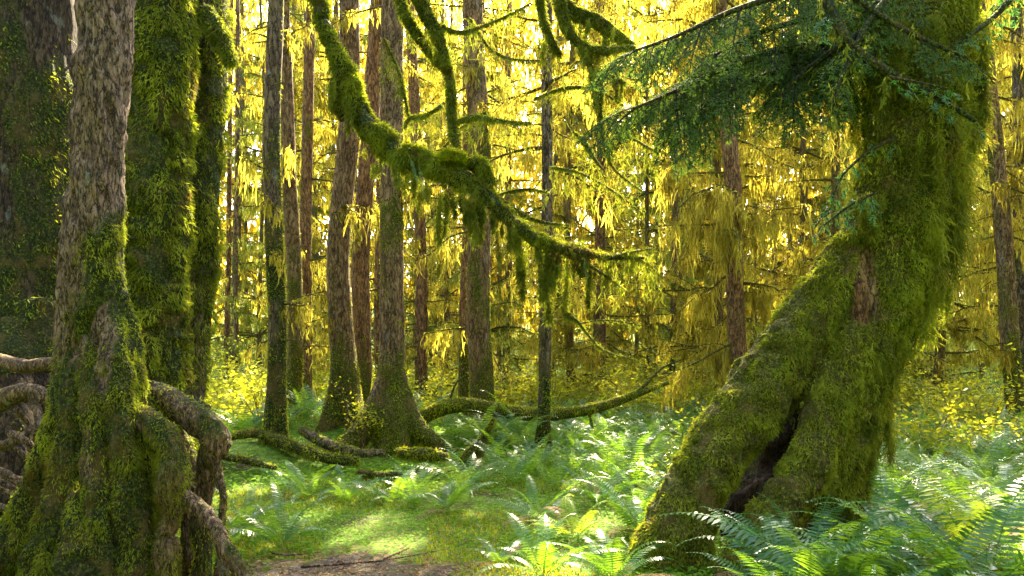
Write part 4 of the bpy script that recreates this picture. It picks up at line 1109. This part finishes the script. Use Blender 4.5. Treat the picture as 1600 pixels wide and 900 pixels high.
# middle ferns: single meshes, copied
def whole_fern(key, n, mt):
    m = MB()
    for k in range(n):
        f = frond_mesh(random.uniform(.6, .85), k, npin=22, arch=random.uniform(.8, 1.3), tilt=random.uniform(.85, 1.35), segs=2)
        az = 6.283 * (k + random.random() * .7) / n; c, s_ = math.cos(az), math.sin(az)
        off = m.n
        for v, a in zip(f.v, f.a):
            w = v.copy(); w[:, 0] = v[:, 0] * c - v[:, 1] * s_; w[:, 1] = v[:, 0] * s_ + v[:, 1] * c
            m.v.append(w); m.a.append(a); m.m.append(np.zeros(len(w)))
        for q in f.q: m.q.append(q + off)
        m.n += f.n
    return m.build('sword_fern', MAT[mt], None, off=np.zeros(3))
wf = [whole_fern('g', 11, 'fern'), whole_fern('p', 11, 'fern_pale'), whole_fern('p', 13, 'fern_pale'), whole_fern('g', 9, 'fern')]
wu = [False] * 4
def put_fern(x, y, s, k):
    o = wf[k]
    if wu[k]: o = o.copy(); COL.objects.link(o)
    wu[k] = True
    o.location = (x, y, gz(x, y) - .03); o.scale = (s, s, s); o.rotation_euler = (0, 0, random.uniform(0, 6.28))
    tag(o, None, 'fern'); later(o, ['green', 'pale', 'full pale', 'thin green'][k] + ' fern', 'ferns of the crowded fern bank')
cnt = 0; fs = []
tries = 0
while cnt < 185 and tries < 9000:
    tries += 1
    d = random.uniform(6.6, 16); px = random.uniform(330, 1650)
    x = (px - 800) / FPX * d
    if px < 700 and d < 9.5 and random.random() < .85: continue
    if px < 640 and d < 12 and random.random() < .6: continue
    if d > 12.5 and random.random() < .7: continue
    if 700 < px < 1000 and d < 7.6: continue
    if 1080 < px < 1370 and d < 6.9: continue
    if 470 < px < 740 and 7.9 < d < 10.5: continue
    if any((x - a) ** 2 + (d - b) ** 2 < .38 ** 2 for a, b in fs): continue
    fs.append((x, d)); cnt += 1
    put_fern(x, d, random.uniform(.75, 1.2), random.choice([1, 1, 2, 2, 0, 3]))
for lst in frond_lib.values():
    for o in lst: bpy.data.objects.remove(o)
for k in range(4):
    if not wu[k]: bpy.data.objects.remove(wf[k])

# little ferns growing on the arching limb
for cx, cy_, az in ((640, 245, -1.2), (655, 262, -.9), (912, 402, -1.4)):
    m = frond_mesh(.24, 0, npin=18, tilt=-.3, arch=1.3)
    v = np.concatenate(m.v); c = P(cx, cy_, DL - .3)
    a = -1.1
    for i in range(len(m.v)):
        w = m.v[i]; m.v[i] = np.stack([w[:, 0] * .35 + w[:, 1] * .7, -w[:, 0] * .2 + w[:, 1] * .3, w[:, 2] - w[:, 0] * .75], -1) + c
    m.build('licorice_fern', MAT['fern'], g4)

# ------------------------------------------------------------------ shrubs
def shrub(px, py, d, w, h, n, label, mt='leaf', group=None, ls=(.02, .05)):
    x = (px - 800) / FPX * d; z0 = gz(x, d)
    c = P(px, py, d)
    root = thing('leafy_shrub', label, 'shrub', (x, d, z0), group)
    m, lf = MB(), MB()
    for k in range(10):
        e = c + RNG.normal(size=3) * np.array([w * .4, w * .3, h * .35])
        pth = crom([[x, d, z0], [(x + e[0]) / 2 + RNG.normal() * .04, (d + e[1]) / 2, (z0 + e[2]) / 2 + .1], e], 10)
        m.tube(pth, np.linspace(.008, .002, 10), 4, cap=False, mo=.3)
        kk = n // 10
        q = pth[RNG.integers(4, 10, kk)] + RNG.normal(size=(kk, 3)) * np.array([w, w, h]) * .22
        nrm_ = RNG.normal(size=(kk, 3)) + np.array([0, -.2, .9])
        dd = RNG.normal(size=(kk, 3)); dd[:, 2] *= .3
        lf.ribbons(q, dd, RNG.uniform(*ls, kk), RNG.uniform(ls[0] * .6, ls[1] * .6, kk), side=np.cross(nrm_, dd), segs=2, droop=.1, taper='leaf')
    m.build('stem', MAT['bark_brown'], root); lf.build('foliage', MAT[mt], root); return root
shrub(565, 645, 9.6, .45, .3, 420, 'small-leaved shrub sprouting between the scarred and big-footed trunks')
shrub(1112, 640, 7.2, .22, .16, 90, 'sprig of yellow-green leaves on top of the outer root leg')
shrub(1075, 700, 6.9, .45, .4, 260, 'reddish-stemmed leafy shrub beside the outer root leg')
shrub(955, 700, 12, .5, .35, 260, 'low light-leaved shrub behind the fern bank')
zn = [('sunlit leafy bush glowing behind the bowed limb', 640, 1010, 13, 17, 26), ('sunlit leafy bush glowing left of the slender grey trunk', 300, 430, 11, 16, 12), ('sunlit leafy bush glimpsed between the clustered trunks', 440, 640, 14, 18, 12), ('shaded leafy bush past the moss curtain', 1400, 1640, 10, 15, 12), ('dull leafy bush under the red-brown curtain tree', 1000, 1160, 14, 17, 8)]
for lab, a, b_, d0, d1, cnt in zn:
    for k in range(cnt):
        px = a + (b_ - a) * (k + random.random()) / cnt; d = random.uniform(d0, d1)
        x = (px - 800) / FPX * d
        hh = random.uniform(.35, .8)
        z = gz(x, d) + hh * .8
        later(shrub(px, HOR - (z - CAMZ) / d * FPX, d, random.uniform(.7, 1.1), hh, 700, lab, 'leaf', lab, (.035, .085)), 'sunlit leafy bush' if 300 < px < 1010 else 'dull leafy bush', 'leafy bushes under the trees')
settle()

# ------------------------------------------------------------------ ground cover and litter
def scatter(n, x0, x1, y0, y1, dens):
    """points on the ground in view, thinned by dens(px, py, x, y)"""
    y = y0 * (y1 / y0) ** RNG.random(n)
    px = RNG.uniform(x0, x1, n); x = (px - 800) / FPX * y
    k = RNG.random(n) < dens(px, x, y)
    x, y = x[k], y[k]
    return np.stack([x, y, gh(x, y)], -1)
pm = lambda x, y: path_mask(x, y)
p = scatter(150000, 200, 1700, 4.6, 16, lambda px, x, y: np.where(pm(x, y) > -.05, .06, .95) * np.clip(.55 + 1.3 * vnoise(np.stack([x, y, 0 * x], -1), 1.3, 21) + .8 * vnoise(np.stack([x, y, 0 * x], -1), 5, 22), .04, 1))
n = len(p)
m = MB()
p[:, 2] += RNG.uniform(.01, .07, n)
th = RNG.uniform(0, 6.28, n); dd = np.stack([np.cos(th), np.sin(th), RNG.normal(size=n) * .2], -1)
up = RNG.normal(size=(n, 3)) * .35 + np.array([0, -.1, 1.])
sc_ = np.clip(p[:, 1] / 8, .8, 1.6) * (1 + .6 * vnoise(p, (1.7, 1.7, 0), 51)) * RNG.uniform(.6, 1.3, n)
m.ribbons(p, dd, RNG.uniform(.018, .04, n) * sc_, RNG.uniform(.016, .032, n) * sc_, side=np.cross(up, dd), segs=2, droop=.1, taper='leaf')
tag(m.build('ground_cover', MAT['cover']), 'low clover-like sorrel leaves and moss covering the forest floor', 'ground cover', kind='stuff')
p = scatter(110000, 150, 1700, 4.6, 15, lambda px, x, y: np.where(pm(x, y) > 0, .02, .8) * (vnoise(np.stack([x, y, 0 * x], -1), 1.2, 33) > -.1))
n = len(p); m = MB()
m.ribbons(p, RNG.normal(size=(n, 3)) * .5 + np.array([0, 0, 1.]), RNG.uniform(.02, .05, n), RNG.uniform(.006, .014, n), segs=2, droop=-.0, taper='tip')
tag(m.build('floor_moss', MAT['moss_bright']), 'bright moss growing over the forest floor', 'moss', kind='stuff')
p = scatter(70000, 150, 1700, 4.4, 12, lambda px, x, y: np.where(pm(x, y) > -.15, .8, .32))
n = len(p); m = MB(); p[:, 2] += .018 + RNG.random(n) * .012
th = RNG.uniform(0, 6.28, n); dd = np.stack([np.cos(th), np.sin(th), RNG.normal(size=n) * .12], -1)
m.ribbons(p, dd, RNG.uniform(.012, .045, n), RNG.uniform(.003, .018, n), side=np.cross(RNG.normal(size=(n, 3)) * .3 + np.array([0, 0, 1.]), dd), segs=2, droop=.05, taper='leaf')
tag(m.build('leaf_litter', MAT['litter']), 'brown dead leaves and needle bits scattered on path and floor', 'litter', kind='stuff')
p = scatter(5200, 200, 1200, 4.4, 8, lambda px, x, y: np.where(pm(x, y) > -.3, .8, .12))
n = len(p); m = MB(); p[:, 2] += .022
th = RNG.uniform(0, 6.28, n); dd = np.stack([np.cos(th), np.sin(th), RNG.normal(size=n) * .06], -1)
m.ribbons(p, dd, RNG.uniform(.04, .16, n), RNG.uniform(.002, .005, n), side=np.cross(RNG.normal(size=(n, 3)) * .2 + np.array([0, 0, 1.]), dd), segs=3, wig=.12, taper='tip')
tag(m.build('needle_litter', MAT['litter']), 'fine fallen twigs and needles strewn on the path', 'litter', kind='stuff')
# fallen twigs on the path
for rows, lab in (([(470, 5.15), (520, 5.2), (590, 5.3), (640, 5.42), (700, 5.6)], 'long pale twig lying across the path'),
                  ([(600, 5.35), (622, 5.5), (640, 5.62)], 'short mossy twig beside the long pale twig'),
                  ([(420, 5.5), (450, 5.42), (500, 5.5)], 'thin twig at the left side of the path')):
    a = np.array([[(px - 800) / FPX * d, d, gz((px - 800) / FPX * d, d) + .03] for px, d in rows])
    m = MB(); c = crom(a, 16); m.tube(c, np.linspace(.009, .003, 16), 6, rough=.2, rs=30)
    tag(m.build('fallen_twig', MAT['root'], smooth=True), lab, 'twig')
